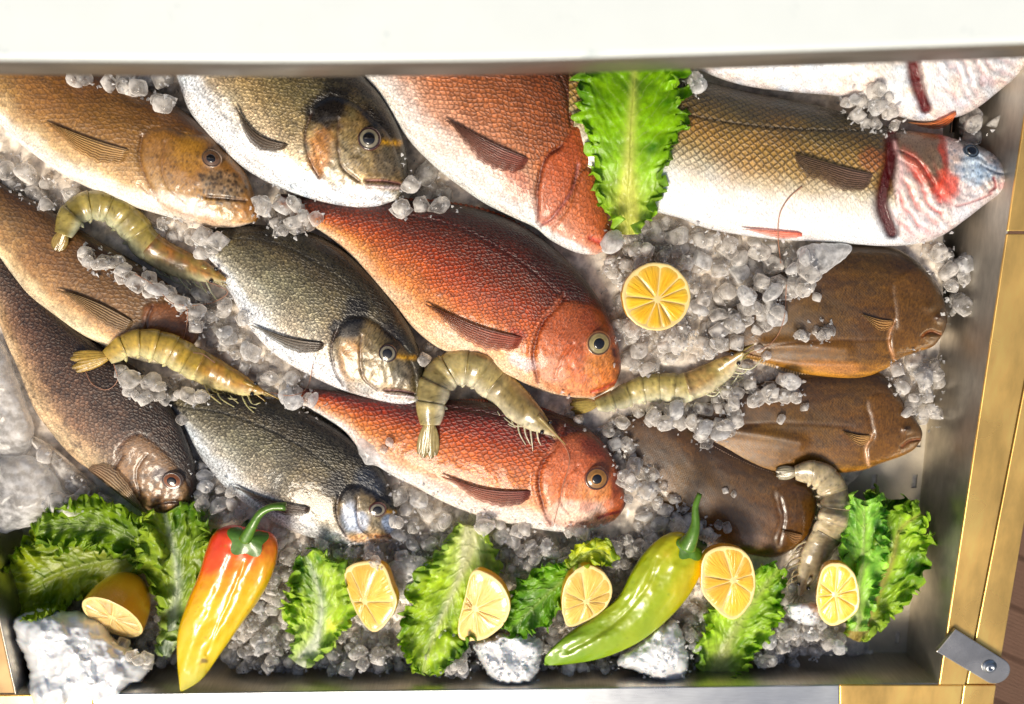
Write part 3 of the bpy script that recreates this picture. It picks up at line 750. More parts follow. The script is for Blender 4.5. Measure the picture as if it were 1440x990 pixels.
fringe(F13, [(985, 618), (1015, 637), (1050, 655), (1090, 668), (1110, 668)], -6, (120, 90, 70), (200, 180, 160), 30)
F14 = fish('flatfish', 'brown flatfish under the curled shrimp above the lemon wedges, lowest of the three flatfish', 'flatfish',
     [(850, 600), (900, 580), (950, 585), (1000, 612), (1060, 642), (1110, 662), (1140, 685), (1149, 710), (1146, 728)],
     [(850, 620), (885, 670), (920, 702), (970, 742), (1030, 772), (1083, 784), (1115, 773), (1136, 752), (1146, 728)],
     [(-1, (108, 74, 24)), (-.5, (92, 60, 15)), (.3, (82, 54, 12)), (1, (56, 36, 8))], MF_flat, 24, 30, .30,
     [('plate', [(1092, 690), (1100, 730), (1090, 760), (1105, 780), (1150, 740), (1150, 700), (1125, 680)], 2., 8, None, 0, .4),
      ('line', [(1098, 700), (1103, 730), (1096, 765)], 1.8, -2, (60, 34, 16), .6), ('patch', 1060, 760, 30, 10, 10, (150, 120, 110), .45),
      ('spots', 1000, 700, 90, 50, 60, 3, (120, 88, 45), .22)],
     fin=dict(base=(1128, 757), tip=(1100, 748), w=8, col0=(150, 110, 70), col1=(60, 44, 30), lift=3, rays=7, ray_col=(190, 150, 100)), prof=.55, dens=.5, mottle=.38, group='brown flatfish on the ice')

# --- left: brown fish
fish('brown_fish', 'speckled brown fish with an orange eye at the far left, just above the lettuce', 'fish',
     [(-110, 240), (-40, 300), (20, 370), (80, 440), (140, 484), (200, 525), (240, 570), (264, 620), (276, 660), (276, 690), (262, 712), (238, 722)],
     [(-125, 270), (-60, 350), (-12, 430), (10, 485), (27, 523), (47, 573), (73, 610), (103, 643), (130, 664), (165, 692), (205, 716), (238, 722)],
     [(-1, (225, 200, 165)), (-.78, (200, 168, 130)), (-.5, (150, 118, 92)), (-.1, (116, 86, 66)), (.4, (82, 60, 42)), (1, (56, 40, 24))], MF_brown, 30, 42, .42,
     [('plate', [(165, 640), (195, 612), (235, 640), (262, 680), (262, 715), (235, 730), (200, 718), (170, 690)], 1.6, 12, (160, 122, 78), .6, .15),
      ('line', [(172, 640), (162, 662), (172, 695)], 2.2, -3, (80, 50, 36), .8), ('line', [(205, 640), (192, 665), (198, 700)], 1.8, -2, (90, 64, 40), .6),
      ('bump', 242, 676, 15, 12, 20, 3), ('patch', 225, 668, 14, 12, 0, (120, 125, 140), .5),
      ('line', [(212, 715), (235, 706), (262, 706)], 2., -3, (80, 46, 34), .8),
      ('spots', 215, 690, 40, 28, 90, 2.2, (60, 38, 26), .7), ('spots', 120, 580, 110, 90, 160, 2.6, (60, 40, 30), .55), ('spots', 60, 480, 60, 80, 90, 2.6, (60, 40, 30), .5)],
     eye=(242, 676, 13, 6.5, (190, 110, 50), (110, 84, 70), 1.1, -.3), headscale=.86, mottle=.3,
     fin=dict(base=(128, 655), tip=(212, 728), w=13, col0=(110, 76, 48), col1=(196, 170, 130), lift=10, rays=12, bw=.4, ray_col=(225, 205, 175)))
fish('tan_fish', 'golden brown fish at the left edge, its head hidden below the two upper left shrimps', 'fish',
     [(-110, 160), (-50, 215), (10, 262), (60, 288), (130, 333), (200, 374), (250, 410), (276, 440), (280, 470), (264, 498)],
     [(-120, 200), (-60, 300), (-10, 350), (20, 390), (43, 417), (77, 443), (110, 467), (140, 483), (190, 505), (232, 512), (264, 498)],
     [(-1, (240, 225, 195)), (-.8, (226, 202, 160)), (-.6, (190, 150, 100)), (-.1, (150, 112, 66)), (.4, (122, 88, 48)), (1, (84, 58, 28))], MF_tan, 38, 50, .42,
     [('plate', [(200, 440), (222, 425), (262, 430), (285, 460), (262, 505), (215, 505)], 3, 9, (140, 84, 40), .7, .2),
      ('line', [(215, 430), (206, 460), (214, 495)], 2.2, -3, (90, 52, 26), .8), ('spots', 120, 390, 120, 60, 120, 2.2, (110, 74, 40), .45)],
     fin=dict(base=(188, 462), tip=(78, 408), w=15, col0=(120, 92, 62), col1=(160, 132, 92), lift=8, rays=13, bend=.04, ray_col=(190, 165, 120)), headscale=.86, mottle=.25)
fish('tan_fish', 'large sandy fish with a black speckled snout lying in the top left corner', 'fish',
     [(-160, -30), (-60, 20), (40, 62), (120, 92), (180, 112), (230, 138), (280, 172), (318, 208), (345, 243), (360, 280), (366, 300), (360, 312)],
     [(-170, 60), (-90, 110), (-40, 140), (0, 175), (20, 196), (50, 219), (87, 245), (133, 268), (180, 288), (233, 304), (283, 316), (325, 320), (360, 312)],
     [(-1, (250, 246, 240)), (-.8, (244, 232, 214)), (-.62, (216, 186, 140)), (-.3, (176, 136, 78)), (.2, (150, 108, 54)), (.6, (122, 84, 38)), (1, (88, 58, 26))], MF_tan, 46, 58, .42,
     [('plate', [(196, 225), (206, 190), (232, 178), (262, 190), (300, 195), (340, 235), (365, 280), (366, 318), (300, 322), (245, 305), (212, 272)], 3.5, 12, (165, 120, 58), .45, .12),
      ('line', [(200, 192), (197, 222), (205, 250), (222, 280)], 2.4, -3, (120, 82, 40), .7),
      ('line', [(232, 200), (228, 235), (236, 262), (262, 285)], 2., -1.5, (130, 90, 46), .45),
      ('patch', 265, 215, 28, 30, 0, (186, 140, 50), .5), ('patch', 312, 262, 36, 24, 30, (150, 128, 100), .75),
      ('line', [(290, 277), (315, 279), (345, 282)], 2.2, -3, (110, 84, 66), .8), ('bump', 296, 223, 16, 12, 30, 4),
      ('patch', 262, 288, 55, 12, 18, (250, 232, 222), .8), ('line', [(195, 258), (215, 275), (240, 295), (300, 312)], 2, -1.5, (190, 140, 110), .4),
      ('spots', 310, 262, 38, 24, 110, 2.0, (48, 34, 22), .85), ('spots', 255, 232, 48, 34, 70, 1.6, (70, 46, 22), .6), ('spots', 120, 170, 140, 45, 90, 1.8, (110, 74, 34), .4)],
     eye=(297, 223, 11, 5.5, (150, 110, 80), (150, 108, 66), 1.15, -.5),
     fin=dict(base=(183, 221), tip=(62, 172), w=17, col0=(158, 118, 62), col1=(190, 156, 100), lift=6, rays=15, bend=-.03, ray_col=(200, 172, 120)), headscale=.8, mottle=.18)

# --- gilt head breams
BST = [(-1, (246, 248, 252)), (-.74, (238, 238, 238)), (-.55, (196, 188, 170)), (-.2, (150, 138, 110)), (.25, (112, 102, 74)), (.6, (76, 68, 48)), (1, (46, 42, 32))]
def bream_head(ex, ey, ang, k=1.0, blue=0.):
    """gill cover, forehead patch and mouth, laid out from the eye; ang turns the snout direction"""
    c, s = math.cos(ang), math.sin(ang)
    def q(a, b): return (ex+k*(a*c-b*s), ey+k*(a*s+b*c))      # a towards the snout, b towards the belly
    return [('plate', [q(-88, -12), q(-72, -48), q(-40, -52), q(-5, -34), q(28, -8), q(46, 30), q(52, 66), q(20, 86), q(-30, 84), q(-66, 56)], 3.5, 9, (128, 104, 62), .5, .1),
            ('patch', *q(-62, 18), 22*k, 40*k, math.degrees(ang), (170, 120, 52), .6),
            ('patch', *q(-40, 30), 30*k, 26*k, math.degrees(ang), (142, 130, 104), .6),
            ('patch', *q(-72, -34), 34*k, 22*k, math.degrees(ang)-20, (22, 18, 16), .9),
            ('patch', *q(6, -30), 34*k, 13*k, math.degrees(ang)+38, (34, 28, 24), .85),
            ('patch', *q(0, 82), 62*k, 16*k, math.degrees(ang)-2, (246, 248, 252), .85),
            ('patch', *q(32, 30), 24*k, 26*k, 0, (100, 92, 78), .7),
            ('line', [q(-86, -28), q(-92, 0), q(-84, 34), q(-66, 62)], 2.4*k, -3.5, (66, 40, 26), .85),
            ('line', [q(-46, -24), q(-44, 10), q(-34, 44), q(-8, 62)], 2.*k, -2, (92, 62, 38), .55),
            ('line', [q(2, 60), q(26, 58), q(50, 60)], 2.2*k, -4, (150, 110, 110), .9),
            ('line', [q(4, 68), q(30, 67), q(50, 66)], 3*k, 2.5, (222, 206, 208), .8),
            ('line', [q(16, 2), q(30, 3), q(44, 2)], 4*k, .5, (206, 156, 40), .95),
            ('bump', ex, ey, 20*k, 18*k, 0, 4)]
F8 = fish('gilt_head_bream', 'silver bream with a black brow below the tail of the large red fish', 'fish',
     [(275, 322), (330, 316), (380, 317), (430, 326), (480, 350), (520, 385), (550, 420), (574, 455), (589, 490), (597, 520), (599, 545), (590, 562)],
     [(275, 345), (300, 372), (325, 415), (345, 452), (372, 485), (400, 508), (440, 530), (480, 548), (520, 560), (552, 567), (575, 568), (590, 562)],
     BST, MF_bream, 44, 58, .42, bream_head(545, 497, .12, .86)+[('line', [(300, 335), (380, 340), (450, 372), (500, 410)], 1.5, -1, (40, 36, 26), .6), ('patch', 500, 438, 20, 26, 20, (20, 16, 14), .85)],
     eye=(545, 497, 12, 7, EYE_SILV, (70, 40, 34), 1.0),
     fin=dict(base=(458, 488), tip=(352, 457), w=11, col0=(70, 56, 44), col1=(150, 140, 122), lift=6, rays=10, bend=-.05, ray_col=(60, 48, 40)), headscale=.68, group='gilt head breams on the ice', mottle=.25)
F10 = fish('gilt_head_bream', 'dark grey bream with a bluish head above the peppers and lettuce, lowest of three breams', 'fish',
     [(225, 556), (300, 549), (360, 555), (420, 574), (470, 600), (510, 632), (537, 662), (551, 692), (558, 718), (559, 742), (550, 758), (538, 764)],
     [(225, 562), (250, 585), (270, 623), (292, 657), (320, 688), (350, 712), (390, 737), (435, 755), (480, 764), (512, 767), (530, 766), (538, 764)],
     [(a, tuple(int(x*.9) for x in c)) for a, c in BST], MF_bream, 32, 44, .42,
     [(f if f[0] != 'patch' or f[6][0] < 60 else (*f[:6], (150, 165, 190) if f[6][0] < 200 else f[6], .75)) for f in bream_head(530, 717, .05, .62)] +
     [('patch', 520, 680, 26, 20, 40, (52, 62, 78), .8), ('line', [(240, 570), (330, 585), (420, 625), (470, 660)], 1.6, -1, (30, 28, 20), .7), ('patch', 470, 680, 18, 24, 20, (24, 22, 22), .85),
      ('patch', 520, 757, 40, 8, 0, (226, 180, 130), .7)],
     eye=(531, 717, 10.5, 6, (200, 190, 165), (120, 60, 50), 1.15),
     fin=dict(base=(438, 719), tip=(328, 684), w=9, col0=(70, 52, 40), col1=(120, 100, 80), lift=6, rays=9, bend=-.05, ray_col=(50, 40, 32)), headscale=.78, group='gilt head breams on the ice', mottle=.25)
F2 = fish('gilt_head_bream', 'large pale bellied bream with a golden cheek under the shelf, uppermost of the three breams', 'fish',
     [(170, -90), (260, -40), (350, 0), (420, 38), (475, 74), (512, 107), (534, 132), (551, 158), (563, 184), (570, 208), (574, 238), (572, 262), (560, 280)],
     [(160, -80), (205, 0), (232, 60), (247, 103), (257, 133), (267, 157), (290, 187), (320, 217), (353, 243), (400, 267), (450, 283), (495, 291), (530, 290), (560, 280)],
     [(-1, (240, 246, 252)), (-.66, (240, 240, 240)), (-.45, (206, 190, 160)), (-.1, (170, 150, 108)), (.3, (130, 116, 80)), (.65, (86, 76, 54)), (1, (50, 44, 34))], MF_bream, 52, 66, .42,
     bream_head(519, 195, .1, .98)+[('patch', 466, 150, 26, 40, 15, (26, 20, 16), .85), ('patch', 448, 215, 18, 36, 0, (178, 118, 50), .55)],
     eye=(519, 195, 14, 8, EYE_SILV, (80, 40, 34), 1.0),
     fin=dict(base=(405, 208), tip=(330, 148), w=11, col0=(92, 76, 60), col1=(80, 66, 50), lift=8, rays=9, bend=-.16, ray_col=(60, 48, 36)), headscale=.66, group='gilt head breams on the ice', mottle=.3)

# --- red fish
def red_head(ex, ey, gill, pre, k=1.0):
    return [('line', gill, 2.6, -4.5, (118, 46, 30), .85), ('line', [(a-5, b) for a, b in gill], 4, 2.5, (226, 140, 110), .4),
            ('line', pre, 2.2, -2.5, (150, 72, 52), .6), ('bump', ex, ey, 22, 20, 0, 4.5)]
F11 = fish('red_sea_bream', 'bright orange red fish with a gold eye lying under the curled shrimp', 'fish',
     [(410, 545), (470, 549), (520, 556), (580, 560), (650, 562), (720, 568), (780, 580), (820, 597), (848, 622), (866, 652), (877, 686), (880, 708), (872, 724)],
     [(410, 560), (440, 577), (484, 606), (510, 640), (549, 667), (585, 685), (622, 705), (658, 720), (700, 733), (740, 741), (785, 748), (830, 746), (857, 737), (872, 724)],
     [(-1, (250, 238, 238)), (-.82, (244, 214, 210)), (-.62, (242, 182, 146)), (-.3, (232, 134, 62)), (.12, (210, 98, 30)), (.42, (160, 54, 14)), (.7, (98, 24, 8)), (1, (62, 14, 8))], MF_redb, 40, 50, .44,
     red_head(839, 673, [(793, 600), (782, 628), (764, 648), (757, 675), (762, 705), (775, 738)], [(812, 655), (793, 675), (790, 705), (805, 728)]) +
     [('plate', [(790, 615), (768, 650), (762, 690), (778, 735), (840, 742), (876, 715), (872, 665), (840, 612)], 2.5, 10, (214, 124, 84), .6, .25),
      ('patch', 812, 718, 50, 18, -6, (246, 216, 208), .8), ('patch', 835, 690, 30, 22, 0, (224, 150, 90), .6), ('patch', 826, 712, 14, 10, 0, (170, 80, 70), .5),
      ('line', [(842, 728), (858, 722), (876, 718)], 2.2, -3.5, (176, 70, 60), .9), ('patch', 868, 680, 8, 24, 10, (110, 44, 34), .7),
      ('line', [(560, 572), (640, 574), (720, 590), (780, 620)], 2, -1.5, (90, 26, 16), .7), ('patch', 840, 630, 34, 16, 30, (112, 40, 28), .7)],
     eye=(839, 673, 17, 7.5, (214, 150, 70), (150, 80, 50)), headscale=.80,
     fin=dict(base=(748, 697), tip=(620, 670), w=14, col0=(116, 56, 48), col1=(196, 120, 88), lift=7, rays=12, bend=-.07, ray_col=(90, 44, 36)), group='red fish on the ice', mottle=.15)
F9 = fish('red_sea_bream', 'large dark red fish with a silver ringed eye in the centre of the display', 'fish',
     [(395, 272), (440, 278), (480, 281), (540, 280), (600, 283), (660, 291), (720, 310), (775, 345), (815, 385), (845, 425), (862, 460), (871, 492), (873, 520), (864, 543)],
     [(395, 292), (430, 312), (465, 335), (495, 362), (530, 403), (557, 433), (580, 460), (613, 487), (647, 501), (687, 515), (720, 530), (753, 546), (790, 556), (833, 559), (864, 543)],
     [(-1, (244, 214, 190)), (-.85, (236, 184, 150)), (-.62, (226, 146, 80)), (-.28, (206, 102, 36)), (.02, (172, 70, 20)), (.32, (128, 50, 16)), (.65, (84, 28, 10)), (1, (48, 16, 8))], MF_red, 46, 60, .44,
     red_head(842, 483, [(793, 417), (783, 432), (766, 448), (756, 470), (750, 500), (757, 538)], [(806, 484), (790, 505), (780, 530)]) +
     [('plate', [(795, 425), (768, 452), (754, 490), (765, 545), (830, 558), (868, 535), (872, 490), (845, 435)], 2.5, 10, (196, 108, 66), .6, .25),
      ('patch', 845, 515, 26, 40, 0, (216, 140, 72), .65), ('patch', 775, 520, 26, 20, 30, (226, 160, 140), .55), ('patch', 735, 510, 26, 12, 20, (236, 220, 230), .7),
      ('line', [(832, 551), (848, 546), (868, 536)], 2.4, -3.5, (190, 80, 60), .9), ('line', [(863, 492), (865, 500)], 4, -2, (70, 10, 14), .9),
      ('line', [(560, 300), (640, 318), (700, 348), (745, 378), (793, 420)], 1.6, -1.4, (84, 26, 14), .7), ('patch', 728, 468, 16, 8, 20, (170, 50, 26), .7),
      ('patch', 640, 480, 50, 14, 35, (240, 214, 196), .6), ('patch', 838, 440, 30, 26, 60, (124, 50, 30), .45)],
     eye=(842, 483, 16.5, 8, (216, 196, 130), (196, 130, 80)), headscale=.80,
     fin=dict(base=(735, 484), tip=(596, 427), w=17, col0=(150, 70, 50), col1=(130, 80, 56), lift=8, rays=13, bend=-.05, ray_col=(100, 60, 46)), group='red fish on the ice', mottle=.16)
F3 = fish('red_sea_bream', 'pink and orange fish whose eye is hidden by the tall lettuce leaf', 'fish',
     [(400, -90), (500, -50), (600, -10), (690, 20), (760, 55), (805, 100), (828, 150), (840, 210), (848, 265), (860, 310), (868, 335), (862, 347)],
     [(390, -60), (430, 0), (475, 60), (507, 106), (532, 132), (555, 170), (580, 203), (610, 233), (640, 257), (680, 285), (720, 305), (752, 320), (775, 338), (807, 354), (836, 358), (862, 347)],
     [(-1, (244, 238, 240)), (-.72, (238, 216, 214)), (-.5, (222, 166, 142)), (-.15, (200, 126, 86)), (.25, (176, 100, 60)), (.7, (140, 78, 46)), (1, (96, 50, 30))], MF_redb, 52, 60, .42,
     [('plate', [(788, 205), (765, 225), (756, 275), (757, 312), (775, 318), (800, 285), (815, 240), (850, 215), (850, 150), (815, 170)], 4.5, 7, (196, 96, 56), .7, .5),
      ('plate', [(775, 322), (800, 290), (822, 240), (850, 250), (866, 340), (830, 362), (790, 350)], 3, 7, (206, 110, 66), .6, .4),
      ('line', [(790, 205), (768, 222), (757, 262), (756, 312)], 2.6, -4.5, (120, 60, 48), .85), ('line', [(812, 232), (806, 262), (782, 300), (760, 318)], 2.6, -4, (150, 90, 90), .8),
      ('patch', 800, 345, 40, 10, 28, (232, 226, 232), .9), ('line', [(830, 335), (850, 343), (866, 344)], 4, -2, (190, 70, 56), .9),
      ('line', [(700, 60), (770, 90), (795, 125), (802, 175)], 1.8, -2, (90, 46, 34), .8), ('patch', 805, 130, 20, 40, 0, (110, 66, 48), .5),
      ('patch', 725, 258, 26, 22, 30, (214, 120, 92), .6)],
     headscale=.93, fin=dict(base=(742, 234), tip=(625, 168), w=20, col0=(128, 66, 52), col1=(110, 72, 58), lift=8, rays=14, bend=-.03, ray_col=(80, 50, 42)), group='red fish on the ice', mottle=.2)

for t_, pts, w_, c0, c1, z_ in ((F9, [(500, 284), (560, 284), (620, 289), (690, 303), (750, 333), (790, 365)], 7, (96, 30, 14), (130, 60, 34), 52), (F11, [(640, 564), (700, 568), (760, 578), (800, 592)], 6, (110, 34, 18), (150, 70, 40), 46),
                              (F8, [(370, 320), (430, 330), (480, 354), (515, 384)], 5, (50, 44, 34), (90, 82, 64), 48), (F10, [(300, 551), (360, 558), (420, 577), (470, 603), (500, 625)], 6, (40, 36, 28), (84, 76, 58), 38)):
    fringe(t_, pts, w_, c0, c1, z_, name='dorsal_fin')

# --- sea bass and the white fish above it
def bass_extra(t):
    make_fin(t, (1128, 331), (1042, 322), 6, (226, 120, 96), (236, 170, 150), lift=2, rays=4, name='pelvic_fin')
F4 = fish('sea_bass', 'large silver sea bass with golden netted scales and open red gills at the right', 'fish',
     [(800, 60), (860, 78), (920, 97), (987, 113), (1043, 127), (1093, 137), (1133, 144), (1193, 160), (1257, 180), (1320, 189), (1346, 196), (1375, 204), (1400, 219), (1413, 236), (1420, 255), (1417, 265)],
     [(800, 250), (860, 278), (920, 297), (960, 308), (987, 319), (1027, 328), (1093, 337), (1173, 341), (1243, 346), (1293, 342), (1327, 330), (1360, 307), (1390, 284), (1408, 272), (1417, 265)],
     [(-1, (246, 248, 252)), (-.45, (240, 238, 234)), (-.22, (216, 204, 180)), (.0, (196, 164, 106)), (.3, (184, 146, 80)), (.5, (140, 114, 66)), (.8, (96, 84, 58)), (1, (66, 60, 48))], MF_bass, 52, 64, .40,
     [('line', [(960, 160), (1043, 175), (1147, 183), (1257, 184)], 1.8, -1.5, (50, 42, 26), .85),
      ('plate', [(1258, 188), (1252, 230), (1262, 300), (1268, 338), (1320, 334), (1380, 296), (1420, 262), (1400, 215), (1345, 192)], 6, 9, (236, 220, 218), .85, 0.),
      ('plate', [(1258, 190), (1258, 215), (1290, 240), (1312, 274), (1332, 246), (1326, 196), (1300, 186)], 3, 7, (112, 84, 50), .85, .15),
      ('line', [(1262, 210), (1290, 225), (1314, 258)], 1.8, -2.5, (50, 34, 22), .8),
      ('patch', 1330, 262, 22, 26, 20, (232, 88, 62), .85), ('patch', 1328, 215, 7, 30, -10, (206, 60, 46), .6),
      ('folds', 1300, 285, 52, 56, .40, 2.6, (206, 84, 78), .85, 1420, 150), ('patch', 1290, 235, 14, 34, -35, (214, 90, 74), .55),
      ('patch', 1372, 236, 30, 26, 30, (206, 224, 240), .85), ('patch', 1372, 203, 36, 9, 18, (40, 56, 76), .85), ('patch', 1398, 240, 14, 16, 0, (120, 150, 180), .6), ('patch', 1345, 300, 40, 14, -30, (250, 246, 246), .6),
      ('line', [(1254, 192), (1252, 228), (1243, 262), (1240, 290), (1254, 326)], 8, -12, (84, 12, 20), 1.),
      ('line', [(1258, 200), (1268, 240), (1262, 280)], 3, 1, (240, 200, 200), .7),
      ('patch', 1225, 225, 22, 20, 0, (190, 110, 70), .55), ('bump', 1365, 213, 12, 9, 20, 3), ('spots', 1385, 240, 36, 36, 60, 2.2, (236, 244, 250), .8), ('spots', 1370, 225, 40, 26, 40, 2.0, (70, 100, 130), .6), ('folds', 1375, 245, 44, 40, .5, 1.4, (150, 170, 190), .4, 1330, 330),
      ('line', [(1392, 270), (1400, 262), (1398, 250)], 2.6, -3, (140, 60, 66), .9), ('line', [(1380, 232), (1395, 240), (1410, 244)], 2, -2.5, (110, 120, 140), .7),
      ('line', [(1345, 290), (1370, 283), (1395, 272)], 1.8, -2, (190, 120, 120), .7), ('patch', 1410, 262, 9, 6, 0, (236, 190, 190), .8)],
     eye=(1366, 212, 8.5, 5.5, (110, 130, 150), (60, 74, 92), 1.2, -.3), headscale=.74,
     fin=dict(base=(1228, 256), tip=(1118, 218), w=20, col0=(96, 72, 60), col1=(88, 70, 54), lift=9, rays=16, bend=-.02, blunt=.7, bw=.5, ray_col=(130, 106, 86)), extra=bass_extra, mottle=.10, hp=.7, bellya=.1, bellyr=(-.45, .05))
def white_extra(t):
    make_fin(t, (1345, 160), (1276, 172), 7, (206, 110, 60), (222, 150, 100), lift=3, rays=6, name='pelvic_fin', bend=-.12)
F5 = fish('white_fish', 'pale silver fish half hidden under the shelf, belly towards the sea bass, red gill slit', 'fish',
     [(840, -80), (950, -110), (1100, -110), (1250, -100), (1400, -60), (1470, -20), (1490, 20)],
     [(840, 20), (910, 62), (970, 92), (1017, 112), (1060, 123), (1120, 130), (1180, 136), (1240, 156), (1290, 170), (1340, 166), (1372, 153), (1400, 132), (1440, 98), (1478, 52), (1490, 20)],
     [(-1, (246, 238, 238)), (-.7, (242, 240, 240)), (-.3, (226, 226, 224)), (.4, (150, 140, 116)), (1, (80, 74, 56))], MF_bass, 58, 66, .38,
     [('plate', [(1300, -60), (1292, 60), (1300, 130), (1306, 160), (1350, 168), (1400, 135), (1480, 60), (1440, -60)], 6, 9, (240, 232, 230), .8, 0.),
      ('folds', 1370, 110, 66, 70, .40, 1.8, (206, 160, 160), .6, 1470, -30), ('folds', 1240, 110, 60, 50, .3, 1.2, (214, 184, 164), .4, 1300, 300),
      ('line', [(1282, 40), (1284, 90), (1290, 120), (1302, 152)], 7, -11, (104, 8, 16), 1.),
      ('patch', 1100, 100, 80, 30, 10, (238, 240, 246), .8)],
     headscale=.2, extra=white_extra, mottle=.06, bellya=.12, bellyr=(-.2, .5))
bpy.data.objects['tan_fish'].name = 'tan_fish'

# ------------------------------------------------------------------ big pieces of ice
def chunk(label, outline, h, z0, mat=None, rough=5, seed=1, name='ice_chunk', group=None, n=84, k=24, fine=0.):
    P = spline(outline, n, True); c = P.mean(0)
    a = np.arange(n)
    nz = fbm(P[:, 0]/9, P[:, 1]/9, seed); P = P+(P-c)/np.linalg.norm(P-c, axis=1)[:, None]*(nz*rough*.8)[:, None]
    rings = []
    for i in range(k+1):
        f = i/k; r = 1-f
        X = c[0]+(P[:, 0]-c[0])*r; Y = c[1]+(P[:, 1]-c[1])*r
        Z = z0+h*math.sqrt(1-r**3)+rough*(fbm(X/34, Y/34, seed+2, 3)*2.2+(1-2*np.abs(fbm(X/24, Y/24, seed+4, 3)))*.7)*min(1, f*5)+fine*np.sqrt(np.clip(1-(2*vn(X/5., Y/5., seed+6)-1)**2, 0, 1))*min(1, f*5)
        rings.append(W(X, Y, Z)); stamp(X, Y, Z, 3)
    low = [W(c[0]+(P[:, 0]-c[0])*r, c[1]+(P[:, 1]-c[1])*r, np.full(n, z0-h*q)) for r, q in ((.93, .3), (.6, .45), (0.01, .5))]
    V = np.array(low[::-1]+rings)
    o = mesh(name, V.reshape(-1, 3), gridf(len(V), n, True), mat or M_ice2, None, origin=W(c[0], c[1], z0))
    tag(o, label, 'ice', group); return o

chunk('large frosty block of ice in the front left tray corner, below the half lemon', [(20, 868), (60, 856), (105, 858), (140, 868), (165, 900), (208, 926), (205, 955), (180, 968), (160, 1000), (40, 1000), (40, 940), (22, 900)], 45, 60, M_slush, 6, 1, n=160, k=60, fine=1.8)
chunk('smooth rounded slab of ice at the left edge above the lettuce', [(-30, 650), (20, 640), (60, 648), (85, 680), (97, 705), (70, 722), (35, 742), (-30, 748)], 32, 36, M_ice2, 3, 3)
chunk('long upright piece of ice at the left edge beside the speckled brown fish', [(-40, 470), (2, 482), (20, 520), (38, 570), (48, 610), (35, 640), (0, 650), (-40, 640)], 30, 30, M_ice2, 3, 5)
chunk('flat grey piece of ice between the left edge slab and the speckled brown fish', [(40, 615), (70, 625), (110, 660), (140, 690), (125, 712), (95, 700), (75, 665)], 18, 30, M_ice, 3, 6)
chunk('smooth wet sheet of ice between the sea bass and the upper flatfish', [(1122, 352), (1150, 342), (1190, 343), (1197, 352), (1180, 370), (1150, 388), (1128, 378)], 16, 66, M_ice2, 3, 10)
chunk('grey wedge of ice right of the second lettuce leaf beside the second lemon wedge', [(712, 790), (740, 775), (790, 778), (800, 800), (760, 822), (735, 826)], 20, 34, M_ice, 3, 13)
chunk('rough grey lump of ice between the second and third lemon wedge', [(600, 900), (625, 890), (655, 905), (648, 935), (622, 950), (602, 935)], 26, 38, M_ice, 5, 14)

# ice bed under everything: a lumpy mass
def ice_bed():
    xs = np.arange(-150, 1330, 6.); ys = np.arange(-150, 935, 6.)
    X, Y = np.meshgrid(xs, ys, indexing='ij')
    right = np.interp(Y, [-150, 350, 460, 560, 640, 700, 760, 930], [1500, 1375, 1345, 1320, 1235, 1180, 1180, 1230])
    left = np.interp(Y, [-150, 700, 760, 930], [-150, -60, 60, 90])
    e = np.minimum(right-X, X-left); e = np.minimum(e, 925-Y)
    H = 22*sstep(-10, 60, e+14*fbm(X/30, Y/30, 2))
    # knobbly: max of round lumps
    r = np.random.default_rng(5); K = np.zeros(X.shape)
    for _ in range(9000):
        cx, cy_ = r.uniform(-150, 1330), r.uniform(-150, 930); s = r.uniform(8, 13)
        i0, i1 = int((cx-s+150)/6), int((cx+s+150)/6)+2; j0, j1 = int((cy_-s+150)/6), int((cy_+s+150)/6)+2
        i0, j0 = max(i0, 0), max(j0, 0)
        q = 1-((X[i0:i1, j0:j1]-cx)**2+(Y[i0:i1, j0:j1]-cy_)**2)/s**2
        K[i0:i1, j0:j1] = np.maximum(K[i0:i1, j0:j1], np.sqrt(np.clip(q, 0, 1))*s*.8)
    Z = np.where(H > 1, H+K, -3)
    o = mesh('crushed_ice', W(X, Y, Z).reshape(-1, 3), gridf(len(xs), len(ys))[:, ::-1], M_bed, None)
    tag(o, kind='stuff', label='bed of crushed ice under the fish')
ice_bed()

# ------------------------------------------------------------------ ice pebbles
def pebble_mesh(i, sub=3):
    r = np.random.default_rng(100+i)
    bpy_me = bpy.data.meshes.new('ice_pebble')
    import bmesh
    bm = bmesh.new(); bmesh.ops.create_icosphere(bm, subdivisions=sub, radius=1)
    V = np.array([v.co[:] for v in bm.verts])
    # random planes cut a ball: a rounded, many sided lump
    pl = r.normal(size=(9+i % 4, 3)); pl /= np.linalg.norm(pl, axis=1)[:, None]
    if i % 3 != 2:
        R = np.linalg.qr(r.normal(size=(3, 3)))[0]; pl = np.vstack([R, -R, pl[:2]])
    d = r.uniform(.62, .84, len(pl))
    q = np.clip(V@pl.T, 1e-3, None)
    k = 34; rad = (1/((q/d)**k).sum(1)+0)**(1/k); rad = np.minimum(rad, 1.05)
    V = V*rad[:, None]*np.array([1, r.uniform(.8, 1), r.uniform(.72, 1)])
    V += .03*r.normal(size=V.shape)*(sub < 3)
    for v, c in zip(bm.verts, V): v.co = c*S
    bm.to_mesh(bpy_me); bm.free()
    bpy_me.polygons.foreach_set('use_smooth', np.full(len(bpy_me.polygons), True))
    bpy_me.materials.append(M_ice if i % 5 else M_ice2)
    return bpy_me
PM = [pebble_mesh(i) for i in range(10)]
LOW = []
for i in range(5):
    m_ = pebble_mesh(i, 2); v = np.empty(len(m_.vertices)*3); m_.vertices.foreach_get('co', v)
    f = np.array([p.vertices[:] for p in m_.polygons]); LOW.append((v.reshape(-1, 3)/S, f)); bpy.data.meshes.remove(m_)

def rotm(r):
    q = np.linalg.qr(r.normal(size=(3, 3)))[0]; return q*np.sign(np.linalg.det(q))

